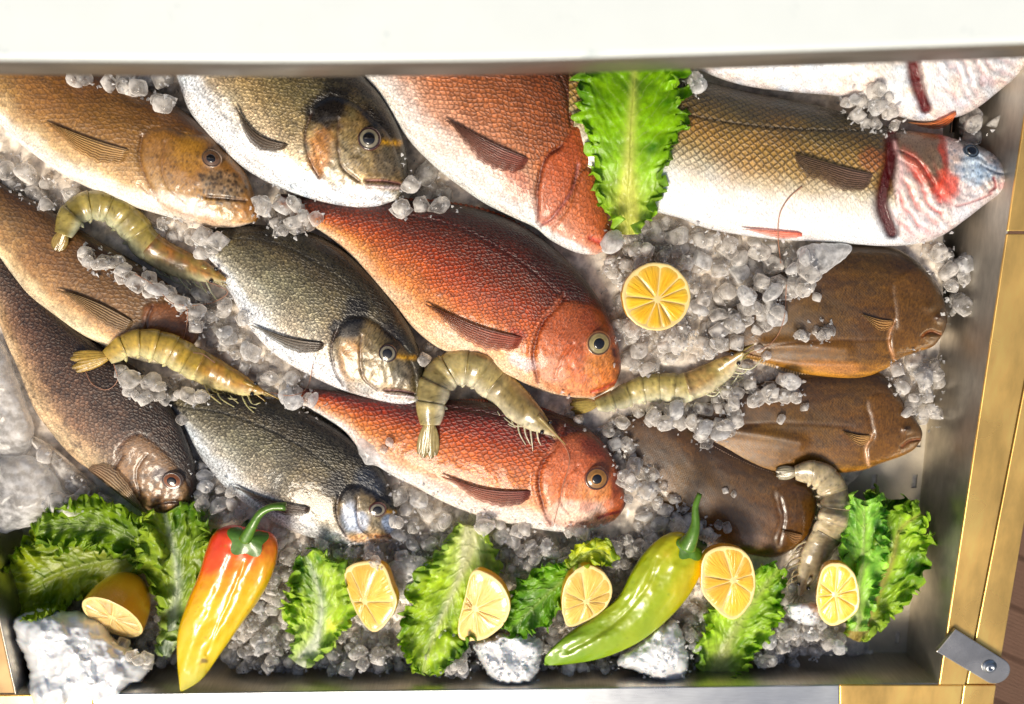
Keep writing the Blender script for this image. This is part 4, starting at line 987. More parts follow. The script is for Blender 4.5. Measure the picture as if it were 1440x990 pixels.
def scatter(poly, sp, seed, z=None, jit=.35):
    P = np.array(poly, float); r = np.random.default_rng(seed); out = []
    x0, y0 = P.min(0); x1, y1 = P.max(0); row = 0; y = y0
    while y < y1:
        x = x0+(row % 2)*sp/2
        while x < x1:
            px, py = x+r.normal()*sp*jit*.5, y+r.normal()*sp*jit*.5
            if inside(np.array([px]), np.array([py]), P)[0]: out.append((px, py))
            x += sp
        y += sp*.87; row += 1
    r.shuffle(out); return out

# regions: (polygon, spacing, radius, share as single things, label, group)
REG = [
 ([(0, 222), (30, 228), (62, 248), (108, 272), (100, 292), (60, 288), (20, 262), (0, 262)], 19, 12.5, 1, 'grey ice pebble between the sandy fish and the left shrimp tail', 'ice pebbles below the sandy fish'),
 ([(190, 312), (240, 316), (300, 328), (318, 345), (290, 362), (250, 335), (215, 330)], 19, 12, 1, 'ice pebble under the chin of the sandy fish', 'ice pebbles under the chin of the sandy fish'),
 ([(362, 262), (392, 268), (420, 282), (448, 296), (440, 322), (395, 330), (368, 318), (358, 290)], 20, 12.5, 1, 'ice pebble in front of the snout of the sandy fish', 'ice pebbles between the snouts at the top left'),
 ([(574, 222), (604, 240), (640, 272), (644, 292), (600, 306), (552, 298), (574, 268)], 22, 14, 1, 'ice pebble between the top bream and the pink fish', 'ice pebbles beside the mouth of the top bream'),
 ([(862, 322), (905, 312), (950, 314), (1010, 335), (1070, 344), (1120, 348), (1150, 384), (1120, 412), (1098, 440), (1060, 470), (1020, 494), (975, 500), (975, 455), (975, 380), (930, 362), (880, 372), (862, 412), (848, 372)], 21, 13, 1, 'ice pebble in the drift around the round half lemon', 'ice pebbles in the drift right of the half lemon'),
 ([(868, 440), (905, 478), (965, 470), (1010, 492), (960, 510), (900, 525), (872, 520)], 21, 12.5, 1, 'ice pebble below the round half lemon', 'ice pebbles below the round half lemon'),
 ([(790, 556), (810, 590), (860, 585), (905, 575), (960, 575), (1008, 560), (1040, 515), (1080, 516), (1122, 538), (1124, 556), (1090, 562), (1045, 572), (1034, 596), (1000, 632), (972, 612), (930, 600), (880, 600), (840, 600), (800, 590)], 20, 12, 1, 'ice pebble in the heap below the long shrimp on the right', 'ice pebbles below the long right shrimp'),
 ([(848, 606), (875, 610), (905, 655), (940, 690), (1000, 745), (1010, 775), (985, 770), (960, 745), (905, 735), (880, 700), (872, 655)], 19, 12, 1, 'ice pebble beside the face of the lower red fish', 'ice pebbles beside the lower red fish'),
 ([(548, 672), (590, 690), (660, 724), (760, 748), (870, 744), (905, 738), (950, 744), (970, 730), (955, 770), (920, 800), (900, 820), (855, 800), (820, 766), (780, 790), (720, 780), (690, 748), (660, 750), (600, 790), (560, 790), (556, 730)], 21, 13, 1, 'ice pebble in the bank below the lower red fish', 'ice pebbles in the bank below the lower red fish'),
 ([(270, 645), (300, 668), (335, 700), (350, 715), (330, 740), (295, 735), (280, 700)], 19, 12, 1, 'ice pebble between the speckled fish and the lowest bream', 'ice pebbles beside the orange eye'),
 ([(380, 745), (440, 760), (500, 768), (550, 762), (560, 790), (540, 795), (480, 795), (450, 785), (405, 785), (388, 800), (345, 860), (320, 900), (318, 930), (345, 945), (410, 945), (410, 920), (392, 880), (400, 820), (385, 790)], 18, 11, 1, 'small ice pebble right of the red and yellow pepper', 'ice pebbles right of the red and yellow pepper'),
 ([(440, 938), (490, 905), (520, 890), (545, 900), (560, 940), (600, 945), (660, 935), (680, 948), (600, 955), (500, 952), (440, 950)], 19, 12, 1, 'ice pebble at the front wall under the first wedges', 'ice pebbles along the front wall left of the round lump'),
 ([(755, 835), (790, 880), (765, 900), (768, 945), (830, 952), (868, 950), (862, 930), (780, 935), (760, 900), (745, 880)], 18, 11, 1, 'ice pebble under the tip of the green pepper', 'ice pebbles around the tip of the green pepper'),
 ([(965, 870), (985, 850), (985, 920), (990, 955), (968, 950)], 17, 11, .6, 'ice pebble between the green pepper and the right lettuce', 'ice pebbles right of the green pepper'),
 ([(1088, 870), (1110, 872), (1160, 880), (1200, 905), (1205, 918), (1150, 918), (1120, 935), (1075, 940), (1060, 930)], 18, 11, 1, 'ice pebble on the tray floor below the last lemon wedge', 'ice pebbles below the last lemon wedge'),
 ([(1300, 345), (1345, 335), (1368, 362), (1362, 400), (1352, 450), (1336, 450), (1330, 415), (1312, 385)], 20, 12.5, 1, 'whitish ice pebble beside the nose of the upper flatfish', 'ice pebbles along the right wall'),
 ([(1248, 524), (1290, 498), (1320, 505), (1322, 560), (1315, 600), (1292, 596), (1270, 560), (1262, 545)], 20, 12.5, 1, 'whitish ice pebble between the two right flatfish heads', 'ice pebbles between the flatfish heads'),
 ([(112, 350), (160, 362), (195, 385), (240, 405), (300, 410), (340, 440), (350, 465), (380, 500), (420, 530), (435, 555), (380, 560), (345, 520), (290, 480), (262, 440), (215, 412), (160, 385), (125, 372)], 19, 12, 1, 'ice pebble between the middle bream and the left shrimps', 'ice pebbles between the left shrimps'),
 ([(165, 520), (200, 528), (260, 540), (290, 552), (285, 566), (235, 560), (190, 565), (170, 545)], 18, 12, 1, 'ice pebble under the belly of the lower left shrimp', 'ice pebbles under the lower left shrimp'),
 ([(400, 545), (440, 560), (455, 575), (440, 580), (405, 565)], 18, 11, 1, 'ice pebble by the tail of the lower red fish', 'ice pebbles by the tail of the lower red fish'),
 ([(100, 103), (180, 100), (250, 104), (248, 130), (232, 150), (205, 135), (160, 118), (120, 115)], 20, 13, 1, 'wet ice pebble on the back of the sandy fish', 'ice pebbles on the back of the sandy fish'),
 ([(1185, 132), (1240, 125), (1262, 150), (1270, 178), (1240, 184), (1205, 172), (1188, 152)], 17, 10, 1, 'wet ice pebble on the back of the sea bass', 'ice pebbles on the back of the sea bass'),
 ([(1345, 172), (1385, 150), (1410, 165), (1412, 195), (1398, 212), (1370, 198), (1345, 190)], 18, 12, 1, 'dull ice pebble above the head of the sea bass', 'ice pebbles above the head of the sea bass'),
 ([(965, 100), (985, 105), (985, 130), (965, 128)], 18, 12, 1, 'ice pebble above the back of the sea bass beside the lettuce', 'ice pebbles beside the tip of the lettuce'),
 ([(60, 640), (130, 690), (190, 725), (160, 745), (90, 730), (60, 715), (100, 690)], 20, 13, .5, 'dull ice pebble behind the lettuce at the left', 'ice pebbles behind the left lettuce'),
 ([(1120, 470), (1160, 452), (1170, 470), (1140, 484)], 16, 9, 0, '', ''),
 ([(400, 770), (560, 775), (700, 760), (900, 760), (975, 800), (985, 900), (970, 945), (700, 950), (390, 945), (330, 930), (345, 850)], 19, 11.5, 0, '', ''),
 ([(985, 790), (1100, 800), (1150, 850), (1190, 905), (1100, 915), (1075, 935), (990, 945)], 18, 11, 0, '', ''),
 ([(180, 860), (260, 850), (250, 935), (200, 940), (165, 900)], 18, 11, 0, '', ''),
 ([(845, 370), (880, 350), (960, 350), (985, 420), (965, 480), (900, 490), (868, 460)], 20, 12, 0, '', ''),
]
EXTRA = [(1095, 440, 13), (1130, 408, 12), (1148, 418, 9), (868, 456, 9), (1090, 552, 9), (1120, 560, 10), (1098, 590, 9), (1132, 572, 8), (1010, 738, 9), (1022, 742, 10), (995, 750, 10),
         (1020, 690, 6), (1032, 695, 6), (596, 505, 12), (612, 520, 13), (622, 500, 10), (604, 488, 10), (1275, 580, 9), (1285, 560, 9), (255, 590, 9), (548, 622, 8), (540, 632, 7), (1068, 490, 8), (1078, 500, 9)]
LABX = 'single ice pebble stranded on the skin of a fish'
singles = []; stuff = []
for gi, (poly, sp, r0, share, lab, grp) in enumerate(REG):
    rr = np.random.default_rng(900+gi)
    for i, (x, y) in enumerate(scatter(poly, sp*1.2, gi+50)):          # lower layer
        stuff.append((x, y, r0*rr.uniform(.95, 1.25), gi*1000+i))
    for i, (x, y) in enumerate(scatter(poly, sp*1.15, gi+150)):
        stuff.append((x, y, r0*rr.uniform(.8, 1.15), gi*1000+500+i))
    for i, (x, y) in enumerate(scatter(poly, sp*1.36, gi+10, jit=.5)):
        (singles if rr.random() < share*.98 and lab else stuff).append((x, y, r0*rr.uniform(.9, 1.4), (lab, grp)) if lab else (x, y, r0, gi*999+i))
for x, y, r in EXTRA: singles.append((x, y, r, (LABX, 'single ice pebbles lying on fish')))
print('ICE', len(singles), len(stuff))
if len(singles) > 298:
    rr = np.random.default_rng(4); ex = singles[-len(EXTRA):]; body = singles[:-len(EXTRA)]
    body.sort(key=lambda s: -s[2]); k = 298-len(ex); stuff += body[k:]; singles = body[:k]+ex

# ------------------------------------------------------------------ lower pebbles as one mass
def build_stuff():
    Vs, Fs, o = [], [], 0; r = np.random.default_rng(77)
    for x, y, rad, _ in stuff:
        V, f = LOW[r.integers(5)]
        z = float(hat(x, y))+rad*.12
        P = (V@rotm(r).T)*rad*np.array([1, 1, .85]); P = P+W(x, y, z)
        Vs.append(P); Fs.append(f+o); o += len(V); 
        a = np.linspace(0, 6.28, 9)[:-1]
        for q in (.25, .7): stamp(x+rad*q*np.cos(a), y+rad*q*np.sin(a), np.full(8, z+rad*.55*math.sqrt(1-q*q)), 3)
    ob = mesh('small_ice_pebbles', np.vstack(Vs), np.vstack(Fs), M_ice, None); tag(ob, 'loose small ice pebbles heaped between the fish', kind='stuff')
build_stuff()
LAND = [(519, 270, 'mouth of the top bream'), (297, 223, 'eye of the sandy fish'), (360, 300, 'snout of the sandy fish'), (923, 420, 'round half lemon'), (868, 520, 'nose of the large red fish'), (842, 483, 'eye of the large red fish'),
        (878, 705, 'nose of the lower red fish'), (860, 345, 'mouth of the pink fish'), (884, 325, 'foot of the tall lettuce leaf'), (1094, 335, 'pelvic fin of the sea bass'), (1160, 362, 'wet sheet of ice'), (1040, 505, 'head of the straight shrimp'),
        (930, 550, 'middle of the straight shrimp'), (820, 570, 'tail of the straight shrimp'), (1045, 500, 'tail of the upper flatfish'), (1200, 600, 'middle flatfish'), (1050, 600, 'tail of the middle flatfish'), (900, 620, 'tail of the lowest flatfish'),
        (980, 700, 'stem of the green pepper'), (900, 800, 'body of the green pepper'), (768, 930, 'tip of the green pepper'), (1025, 820, 'fourth lemon wedge'), (825, 840, 'third lemon wedge'), (680, 850, 'second lemon wedge'), (520, 840, 'first lemon wedge'),
        (572, 812, 'square block of ice'), (1178, 835, 'rightmost lemon wedge'), (1125, 840, 'head of the hanging shrimp'), (355, 720, 'stem of the yellow pepper'), (270, 960, 'tip of the yellow pepper'), (340, 860, 'body of the yellow pepper'),
        (450, 860, 'small curly lettuce leaf'), (720, 925, 'round crusty lump of ice'), (620, 920, 'rough grey lump of ice'), (555, 740, 'mouth of the lowest bream'), (242, 676, 'orange eye of the speckled fish'), (310, 390, 'head of the upper left shrimp'), (200, 345, 'back of the upper left shrimp'),
        (90, 320, 'tail of the upper left shrimp'), (250, 500, 'back of the yellowish shrimp'), (370, 550, 'head of the yellowish shrimp'), (400, 480, 'fin of the middle bream'), (310, 340, 'tail of the middle bream'), (440, 560, 'tail of the lower red fish'), (450, 290, 'tail of the large red fish'),
        (1330, 420, 'nose of the upper flatfish'), (1290, 600, 'nose of the middle flatfish'), (1390, 205, 'forehead of the sea bass'), (1300, 170, 'orange fin of the white fish'), (1200, 180, 'back of the sea bass'), (180, 120, 'back of the sandy fish'), (30, 250, 'belly of the sandy fish'), (640, 280, 'belly of the pink fish'),
        (605, 510, 'bend of the curled shrimp'), (700, 750, 'belly of the lower red fish'), (620, 720, 'breast of the lower red fish'), (780, 760, 'throat of the lower red fish'), (664, 745, 'stem end of the folded lettuce leaf'), (836, 765, 'tip of the narrow lettuce leaf'), (1010, 955, 'foot of the hanging lettuce leaf'), (760, 800, 'grey wedge of ice'),
        (980, 400, 'gap right of the half lemon'), (1060, 400, 'middle of the right hand drift'), (1120, 400, 'edge of the upper flatfish'), (1000, 350, 'belly of the sea bass'), (420, 940, 'stem of the small leaf'), (1150, 910, 'slots of the tray floor')]
_used = {}
def pebble_label(x, y, rad, me, lab):
    d = [((x-a)**2+(y-b)**2, a, b, n) for a, b, n in LAND]; _, a, b, n = min(d)
    dx, dy = x-a, y-b
    side = ('right of' if dx > 0 else 'left of') if abs(dx) > 1.3*abs(dy) else (('below' if dy > 0 else 'above') if abs(dy) > 1.3*abs(dx) else ('below and right of' if dx > 0 and dy > 0 else 'below and left of' if dy > 0 else 'above and right of' if dx > 0 else 'above and left of'))
    size = 'tiny' if rad < 10 else 'small' if rad < 12 else 'large' if rad > 14.3 else 'mid-sized'
    near = 'close' if dx*dx+dy*dy < 30**2 else 'further' if dx*dx+dy*dy > 55**2 else 'slightly'
    kind = 'cloudy' if me.materials[0] == M_ice2 else 'clear'
    base = f'{size} {kind} ice pebble {near} {side} the {n}'.replace('close ', 'just ').replace('further', 'well')
    k = _used.get(base, 0); _used[base] = k+1
    return base.replace(' ice pebble', (' ice pebble', ' rounded ice pebble', ' ice lump', ' ice piece')[min(k, 3)])
def build_singles():
    r = np.random.default_rng(78)
    for x, y, rad, (lab, grp) in singles:
        z = float(hat(x, y, 4))+rad*.34
        o = bpy.data.objects.new('ice_pebble', PM[r.integers(10)]); col.objects.link(o)
        o.location = Vector(W(x, y, z)*S); o.rotation_euler = tuple(r.uniform(0, 6.28, 3)); o.scale = (rad, rad, rad*.92)
        tag(o, pebble_label(x, y, rad, o.data, lab), 'ice pebble', grp)
        a = np.linspace(0, 6.28, 9)[:-1]
        for q in (.25, .7): stamp(x+rad*q*np.cos(a), y+rad*q*np.sin(a), np.full(8, z+rad*.7*math.sqrt(1-q*q)), 3)
build_singles()
chunk('round crusty lump of ice under the third lemon wedge, nearest the front wall', [(668, 905), (700, 892), (735, 890), (760, 900), (764, 925), (748, 958), (725, 966), (700, 962), (680, 945)], 26, 62, M_slush, 7, 7, n=120, k=40, fine=2.5)
chunk('jagged lump of ice below the green pepper', [(866, 932), (890, 908), (925, 880), (950, 872), (964, 905), (968, 940), (945, 962), (905, 950)], 26, 60, M_slush, 6, 8, n=120, k=40, fine=1.5)
chunk('clear square block of ice right of the leftmost lemon wedge', [(545, 795), (572, 782), (600, 785), (604, 815), (592, 835), (562, 842), (548, 825)], 28, 50, M_ice2, 3, 9)
chunk('thin melting sliver of ice lying on the tail of the lower red fish', [(502, 612), (512, 606), (530, 612), (540, 630), (552, 650), (548, 664), (528, 655), (512, 655), (503, 635)], 9, 52, M_ice2, 2, 11)
chunk('pale crushed lump of ice under the head of the curled shrimp at the right', [(1108, 850), (1130, 846), (1152, 850), (1155, 872), (1138, 880), (1112, 870)], 20, 60, M_slush, 4, 12)

def crumbs():
    r = np.random.default_rng(31); Vs, Fs, o = [], [], 0
    for gi, (poly, sp, r0, share, lab, grp) in enumerate(REG):
        P = np.array(poly, float); x0, y0 = P.min(0)-8; x1, y1 = P.max(0)+8
        for _ in range(int((x1-x0)*(y1-y0)/110)):
            x, y = r.uniform(x0, x1), r.uniform(y0, y1)
            if dist_poly(np.array([x]), np.array([y]), P, True)[0] > 10 and not inside(np.array([x]), np.array([y]), P)[0]: continue
            a = r.uniform(1.6, 4.2); T = r.normal(size=(6, 3)); T /= np.linalg.norm(T, axis=1)[:, None]; T = T*a*r.uniform(.6, 1.2, (6, 1))
            T = T[np.argsort(T[:, 2])]; a4 = np.argsort(np.arctan2(T[1:5, 1], T[1:5, 0]))+1; T = T[np.r_[0, a4, 5]]
            Vs.append(T+W(x, y, float(hat(x, y))+a*.4))
            Fs.append(np.array([[0, 2, 1], [0, 3, 2], [0, 4, 3], [0, 1, 4], [5, 1, 2], [5, 2, 3], [5, 3, 4], [5, 4, 1]])+o); o += 6
    ob = mesh('ice_crumbs', np.vstack(Vs), np.vstack(Fs), M_ice2, None, smooth=False); tag(ob, 'white crumbs of ice between the pebbles', kind='stuff')
crumbs()

# ------------------------------------------------------------------ lettuce
def leaf(label, rib, wl, wr, amp=9, freq=.2, lift=14, seed=0, dark=(58, 110, 22), pale=(150, 190, 60), ribc=(225, 232, 180), ribw=5, z=None, group='lettuce leaves garnishing the fish', name='lettuce_leaf', cup=10, tone=(3.3, 2.25, 1.6)):
    nu, nv = 150, 121
    if ribw != 10: wl = [v*1.2 for v in wl]; wr = [v*1.2 for v in wr]
    P = spline(rib, nu); T = np.gradient(P, axis=0); L = np.linalg.norm(T, axis=1).sum(); T /= np.linalg.norm(T, axis=1)[:, None]
    Nn = np.stack([-T[:, 1], T[:, 0]], 1)
    s = np.linspace(0, 1, nu)[:, None]; q = np.linspace(-1, 1, nv)[None]
    wL = np.interp(s[:, 0], np.linspace(0, 1, len(wl)), wl)[:, None]; wR = np.interp(s[:, 0], np.linspace(0, 1, len(wr)), wr)[:, None]
    w = np.where(q < 0, wL, wR)
    edge = np.abs(q)
    ew = edge**5
    a = s*L
    sgn = np.sign(q)*37
    w = w*(1+.26*fbm(a/30+sgn, 0*a+sgn+seed, seed)+.12*fbm(a/9+sgn, 0*a+seed, seed+3))
    ph = a*freq*1.5+7*fbm(a/45+sgn, 0*q+a*0+seed, seed+1)+sgn
    fr = np.sin(ph+edge*1.5)*(.6+.8*vn(a/20+sgn, 0*a+seed, 3))
    fr2 = np.sin(a*freq*4.1+9*fbm(a/25+sgn, edge*2+seed, seed+2)+sgn)*(.5+vn(a/9+sgn, 0*a, 5))
    lat = q*w+np.sign(q)*ew*(amp*.4*fr2+amp*.25*fr)
    along = ew*amp*.6*np.cos(ph*1.9+2)+edge**1.3*w*.35*(.15+s)
    curl = np.clip((edge-.84)/.16, 0, 1)
    lat = lat-np.sign(q)*curl**2*amp*1.3*np.clip(.3+fr, 0, 1.4)
    X = P[:, 0, None]+Nn[:, 0, None]*lat+T[:, 0, None]*along; Y = P[:, 1, None]+Nn[:, 1, None]*lat+T[:, 1, None]*along
    X = X+2.5*fbm(X/12, Y/12, seed)*edge; Y = Y+2.5*fbm(X/12, Y/12, seed+5)*edge
    crk = 1-2*np.abs(fbm(a/20+sgn+seed-edge*w/30, edge*w/16+seed, seed+5, 3))*1.6
    big = fbm(a/48+sgn, edge*w/30+seed, seed+9, 3)
    vein_ph = a/21-edge*w/24
    vein = np.abs(((vein_ph+.7*fbm(a/26+sgn, edge*3, seed+7)) % 1)-.5)*2
    vein = np.clip((vein-.84)/.16, 0, 1)*np.exp(-edge*1.3)
    vp2 = a/9.+edge*w/9+1.5*fbm(a/12, edge*w/12+sgn, seed+6); v2 = np.clip((np.abs((vp2 % 1)-.5)*2-.86)/.14, 0, 1)*(.5+.5*fbm(a/9, edge*w/9, 3))
    base = z if z is not None else hmax(P[:, 0], P[:, 1], 10).mean()
    base = (base if np.ndim(base) == 0 else np.asarray(base)[:, None])
    rb = np.exp(-(edge*w/(ribw*(1.35-s)))**2)
    Z = base+lift*np.sin(np.clip(s*1.2, 0, 1)*np.pi*.5)+cup*edge**1.3*.6+ew*amp*(1.0*fr+.5*fr2)+edge**2*amp*.5*fr+2.0*crk*np.clip(edge*3, 0, 1)*amp/8+big*amp*1.3*np.clip(edge*2, 0, 1)+vein*1.6-v2*.5+rb*4*(1.2-s)+curl*amp*.5
    hb = hat(X, Y, 5); kk = np.ones(9)/9
    for ax in (0, 1): hb = np.apply_along_axis(lambda r_: np.convolve(np.pad(r_, 4, 'edge'), kk, 'valid'), ax, hb)
    wv = ew*amp*(1.0*fr+.5*fr2)+crk*amp/5+big*amp*.8
    Z = np.maximum(Z, hb+3+.45*(wv+amp)+rb*3)
    g = fbm(a/30+sgn+seed, edge*2.+seed, seed+8)
    t = np.clip(.42+.6*g-.2*edge+.25*(1-s)+.12*crk, 0, 1)[..., None]
    C = (lin(dark)+(lin(pale)-lin(dark))*t)*np.array(tone)
    C = C+(lin((190, 215, 120))-C)*(vein*.8+v2*.22)[..., None]
    C = C+(lin((170, 205, 70))-C)*(sstep(.93, 1., edge+0*s)*.4)[..., None]
    basew = sstep(.42, .0, s+0*q)*np.clip(1.25-edge*1.1, 0, 1)
    C = C+(lin(ribc)-C)*np.clip(rb*(1.1-.7*s)+basew*.75, 0, 1)[..., None]
    V1 = W(X, Y, Z)
    th = (.7+rb*4.5*(1.1-s))[..., None]*np.array([0, 0, 1.])
    V2 = V1-th; Fq = gridf(nu, nv); nn = nu*nv
    rimi = np.r_[np.arange(nv), np.arange(1, nu)*nv+nv-1, nn-1-np.arange(1, nv), (np.arange(nu-2, 0, -1))*nv]
    Fr = np.stack([rimi, np.roll(rimi, -1), np.roll(rimi, -1)+nn, rimi+nn], 1)
    o = mesh(name, np.vstack([V1.reshape(-1, 3), V2.reshape(-1, 3)]), np.vstack([Fq, Fq[:, ::-1]+nn, Fr]), M_lettuce, None, np.vstack([C.reshape(-1, 3)]*2), origin=W(*P[0], float(np.min(base))))
    tag(o, label, 'lettuce', group)
    stamp(X, Y, Z, 2)
    return o

leaf('large bright green frilly lettuce leaf upright between the pink fish and the sea bass', [(884, 330), (883, 270), (887, 190), (892, 110), (897, 20)], [14, 58, 74, 84, 82, 60], [14, 58, 72, 76, 74, 60], 11, .14, 8, 1, (56, 116, 6), (150, 205, 24), (232, 236, 120), 10, cup=4, tone=(1.7, 1.55, 1.))
leaf('dull green leaf fanned out left of the half lemon that lies on its side', [(205, 782), (150, 788), (90, 802), (30, 832), (0, 848)], [20, 44, 48, 40, 20], [30, 62, 66, 40, 20], 8, .16, 12, 2, (66, 108, 14), (128, 158, 30), (170, 190, 80), 5)
leaf('dark ruffled lettuce leaf behind the far left leaf, below the slab of ice', [(230, 790), (190, 762), (140, 740), (80, 740), (50, 750)], [10, 26, 30, 30, 14], [12, 30, 36, 26, 10], 10, .2, 14, 3, (40, 82, 12), (104, 150, 30), (160, 190, 90), 4)
leaf('curly white-stemmed lettuce leaf between a half lemon and the red-topped pepper', [(230, 922), (240, 880), (250, 820), (242, 770), (232, 722)], [12, 14, 34, 48, 44, 26], [8, 14, 34, 52, 48, 26], 11, .2, 14, 4, (50, 98, 16), (128, 168, 60), (214, 228, 205), 8)
leaf('small curly lettuce leaf with a pale stem left of the first lemon wedge', [(424, 937), (445, 900), (452, 850), (440, 805), (430, 782)], [14, 34, 42, 36, 28, 14], [8, 18, 34, 38, 32, 16], 9, .21, 14, 5, (46, 104, 22), (150, 195, 80), (232, 240, 215), 7)
leaf('folded lettuce leaf with its white stem end up between the first and second lemon wedge', [(664, 742), (652, 795), (630, 848), (606, 905), (596, 946)], [22, 48, 50, 46, 38, 10], [20, 40, 48, 44, 36, 10], 8, .17, 14, 6, (52, 108, 24), (140, 185, 50), (238, 240, 190), 7)
leaf('narrow dark lettuce leaf between the second and third lemon wedge', [(836, 764), (812, 800), (778, 828), (742, 862), (716, 888)], [8, 14, 26, 30, 26, 10], [8, 16, 30, 34, 28, 10], 9, .2, 14, 7, (36, 92, 18), (96, 160, 40), (170, 205, 90), 4)
leaf('small lettuce scrap peeping out behind the third lemon wedge', [(800, 800), (820, 782), (845, 775), (862, 790)], [8, 16, 16, 8], [8, 18, 18, 8], 6, .2, 8, 8, (80, 120, 20), (150, 180, 50), (180, 200, 90), 3)
leaf('lettuce leaf with a broad pale base pointing at the front wall, under a wedge', [(1008, 962), (1020, 915), (1045, 865), (1075, 825), (1095, 800)], [22, 36, 40, 32, 26, 10], [16, 38, 44, 40, 30, 12], 8, .19, 12, 9, (58, 118, 20), (140, 190, 60), (206, 218, 130), 8)
leaf('dark crumpled lettuce leaf on the slotted floor behind the right garnish', [(1205, 800), (1222, 765), (1240, 730), (1250, 702)], [18, 34, 40, 24], [18, 34, 40, 24], 9, .2, 8, 10, (26, 62, 14), (70, 110, 30), (110, 140, 60), 4, z=30)
leaf('large lettuce leaf with a curved pale stem leaning at the right tray wall', [(1200, 900), (1228, 845), (1254, 790), (1266, 745), (1296, 722)], [14, 34, 40, 30, 26, 14], [12, 26, 42, 46, 36, 12], 9, .17, 16, 11, (44, 104, 20), (130, 180, 60), (210, 190, 110), 6, z=38)
leaf('pale wrinkled lettuce leaf between the curled shrimp and the right end of the garnish', [(1206, 888), (1206, 840), (1214, 780), (1216, 704)], [10, 22, 30, 32, 22], [10, 24, 34, 34, 20], 8, .2, 16, 12, (60, 128, 48), (140, 200, 100), (200, 215, 140), 4, z=44)

# ------------------------------------------------------------------ peppers
def pepper(label, dors, vent, colfn, z, thick, stem, stemr, calyx, calr, seed, folds=()):
    lf = loft(dors, vent, z, z, thick, 190, 90, .75, .9)
    X, Y = lf['PX'], lf['PY']
    t_ = np.broadcast_to(lf['t'][:, None], X.shape)
    C = colfn(t_, lf['s'], X, Y)
    A = np.ones(X.shape); dz = features(X, Y, C, A, folds)
    dz += 4.2*fbm(lf['U']/60, lf['AV']/24, seed, 2)+1.4*fbm(lf['U']/22, lf['AV']/16, seed+4, 3)+.5*fbm(lf['U']/9, lf['AV']/9, seed+2, 3)
    lf['Z'] = lf['Z']+dz*np.sqrt(lf['cc'])
    t = thing('pepper', label, 'pepper', W(X[80, 45], Y[80, 45], z-10), 'long peppers garnishing the fish')
    loft_mesh('flesh', lf, C, A, M_pepper, t); tp = lf['top']; stamp(X[tp], Y[tp], lf['Z'][tp], 3)
    P = spline([(*W(a, b, c),) for a, b, c in stem], 24)
    r = np.interp(np.linspace(0, 1, 24), np.linspace(0, 1, len(stemr)), stemr)
    V, f = tube(P, r, 12); Cc = np.repeat(lin((84, 128, 30))[None], len(V), 0)*(1+.3*fbm(V[:, 0]/12, V[:, 1]/12, 3))[:, None]
    mesh('stem', V, f, M_stem, t, Cc)
    # calyx: a lobed cap lying on the shoulder
    cx, cy_ = calyx; n = 40; a = np.linspace(0, 2*np.pi, n, endpoint=False); rows = []
    for k in (0.02, .3, .6, .85, 1.0):
        rr = calr*k*(1+.16*np.cos(a*5+1)*k); x = cx+rr*np.cos(a); y = cy_+rr*np.sin(a)*.9
        rows.append(W(x, y, hat(x, y, 3)+3.2-2.2*k+6*(1-k)**2))
    V = np.array(rows).reshape(-1, 3)
    mesh('calyx', V, gridf(5, n, True), M_stem, t, np.repeat(lin((74, 116, 22))[None], len(V), 0)*(1+.3*fbm(V[:, 0]/8, V[:, 1]/8, 3))[:, None])
    return t
def c_red(t, s, X, Y):
    n = .10*fbm(X/22, Y/22, 4)+.04*fbm(X/7, Y/7, 6)
    d = t+n+.10*s
    C = np.stack([np.interp(d, [0, .1, .28, .5, .62, .76, 1], [lin(c)[k] for c in ((190, 180, 24), (218, 196, 14), (240, 204, 8), (244, 196, 8), (244, 160, 10), (238, 88, 10), (226, 42, 12))]) for k in range(3)], -1)
    return C
pepper('long yellow pepper with a fiery red shoulder and green stem at the bottom left', 
       [(253, 972), (249, 930), (250, 890), (262, 850), (280, 806), (290, 772), (302, 748), (325, 738), (345, 742)],
       [(256, 973), (284, 955), (310, 920), (338, 880), (368, 838), (386, 800), (391, 768), (383, 750), (360, 744), (345, 742)][:],
       c_red, 92, .62, [(345, 758, 132), (356, 738, 142), (366, 722, 144), (382, 713, 146), (402, 712, 146)], [9, 7, 5.5, 5, 5.5], (348, 758), 27, 2,
       [('line', [(262, 940), (285, 880), (310, 820), (330, 770)], 7, -3, None, 0), ('line', [(300, 900), (330, 850), (352, 800), (365, 770)], 8, 3, None, 0), ('patch', 288, 930, 6, 4, 0, (90, 60, 20), .8), ('spots', 310, 860, 50, 100, 60, 1.6, (196, 130, 20), .5), ('patch', 268, 950, 10, 16, 0, (200, 200, 60), .5), ('line', [(345, 790), (320, 850), (290, 920)], 2.5, -1.6, (226, 170, 20), .3)])
def c_green(t, s, X, Y):
    n = .2*fbm(X/26, Y/26, 4)
    d = np.clip(t*1.0+n, 0, 1)
    C = rampc(d, [(0, (120, 165, 20)), (.3, (140, 172, 14)), (.6, (162, 180, 8)), (.85, (184, 186, 8)), (1, (196, 180, 10))])
    u = sstep(.25, .9, -s+.3*fbm(X/20, Y/20, 5))[..., None]*sstep(.5, .8, t)[..., None]
    return C+(lin((222, 190, 10))-C)*u*.6
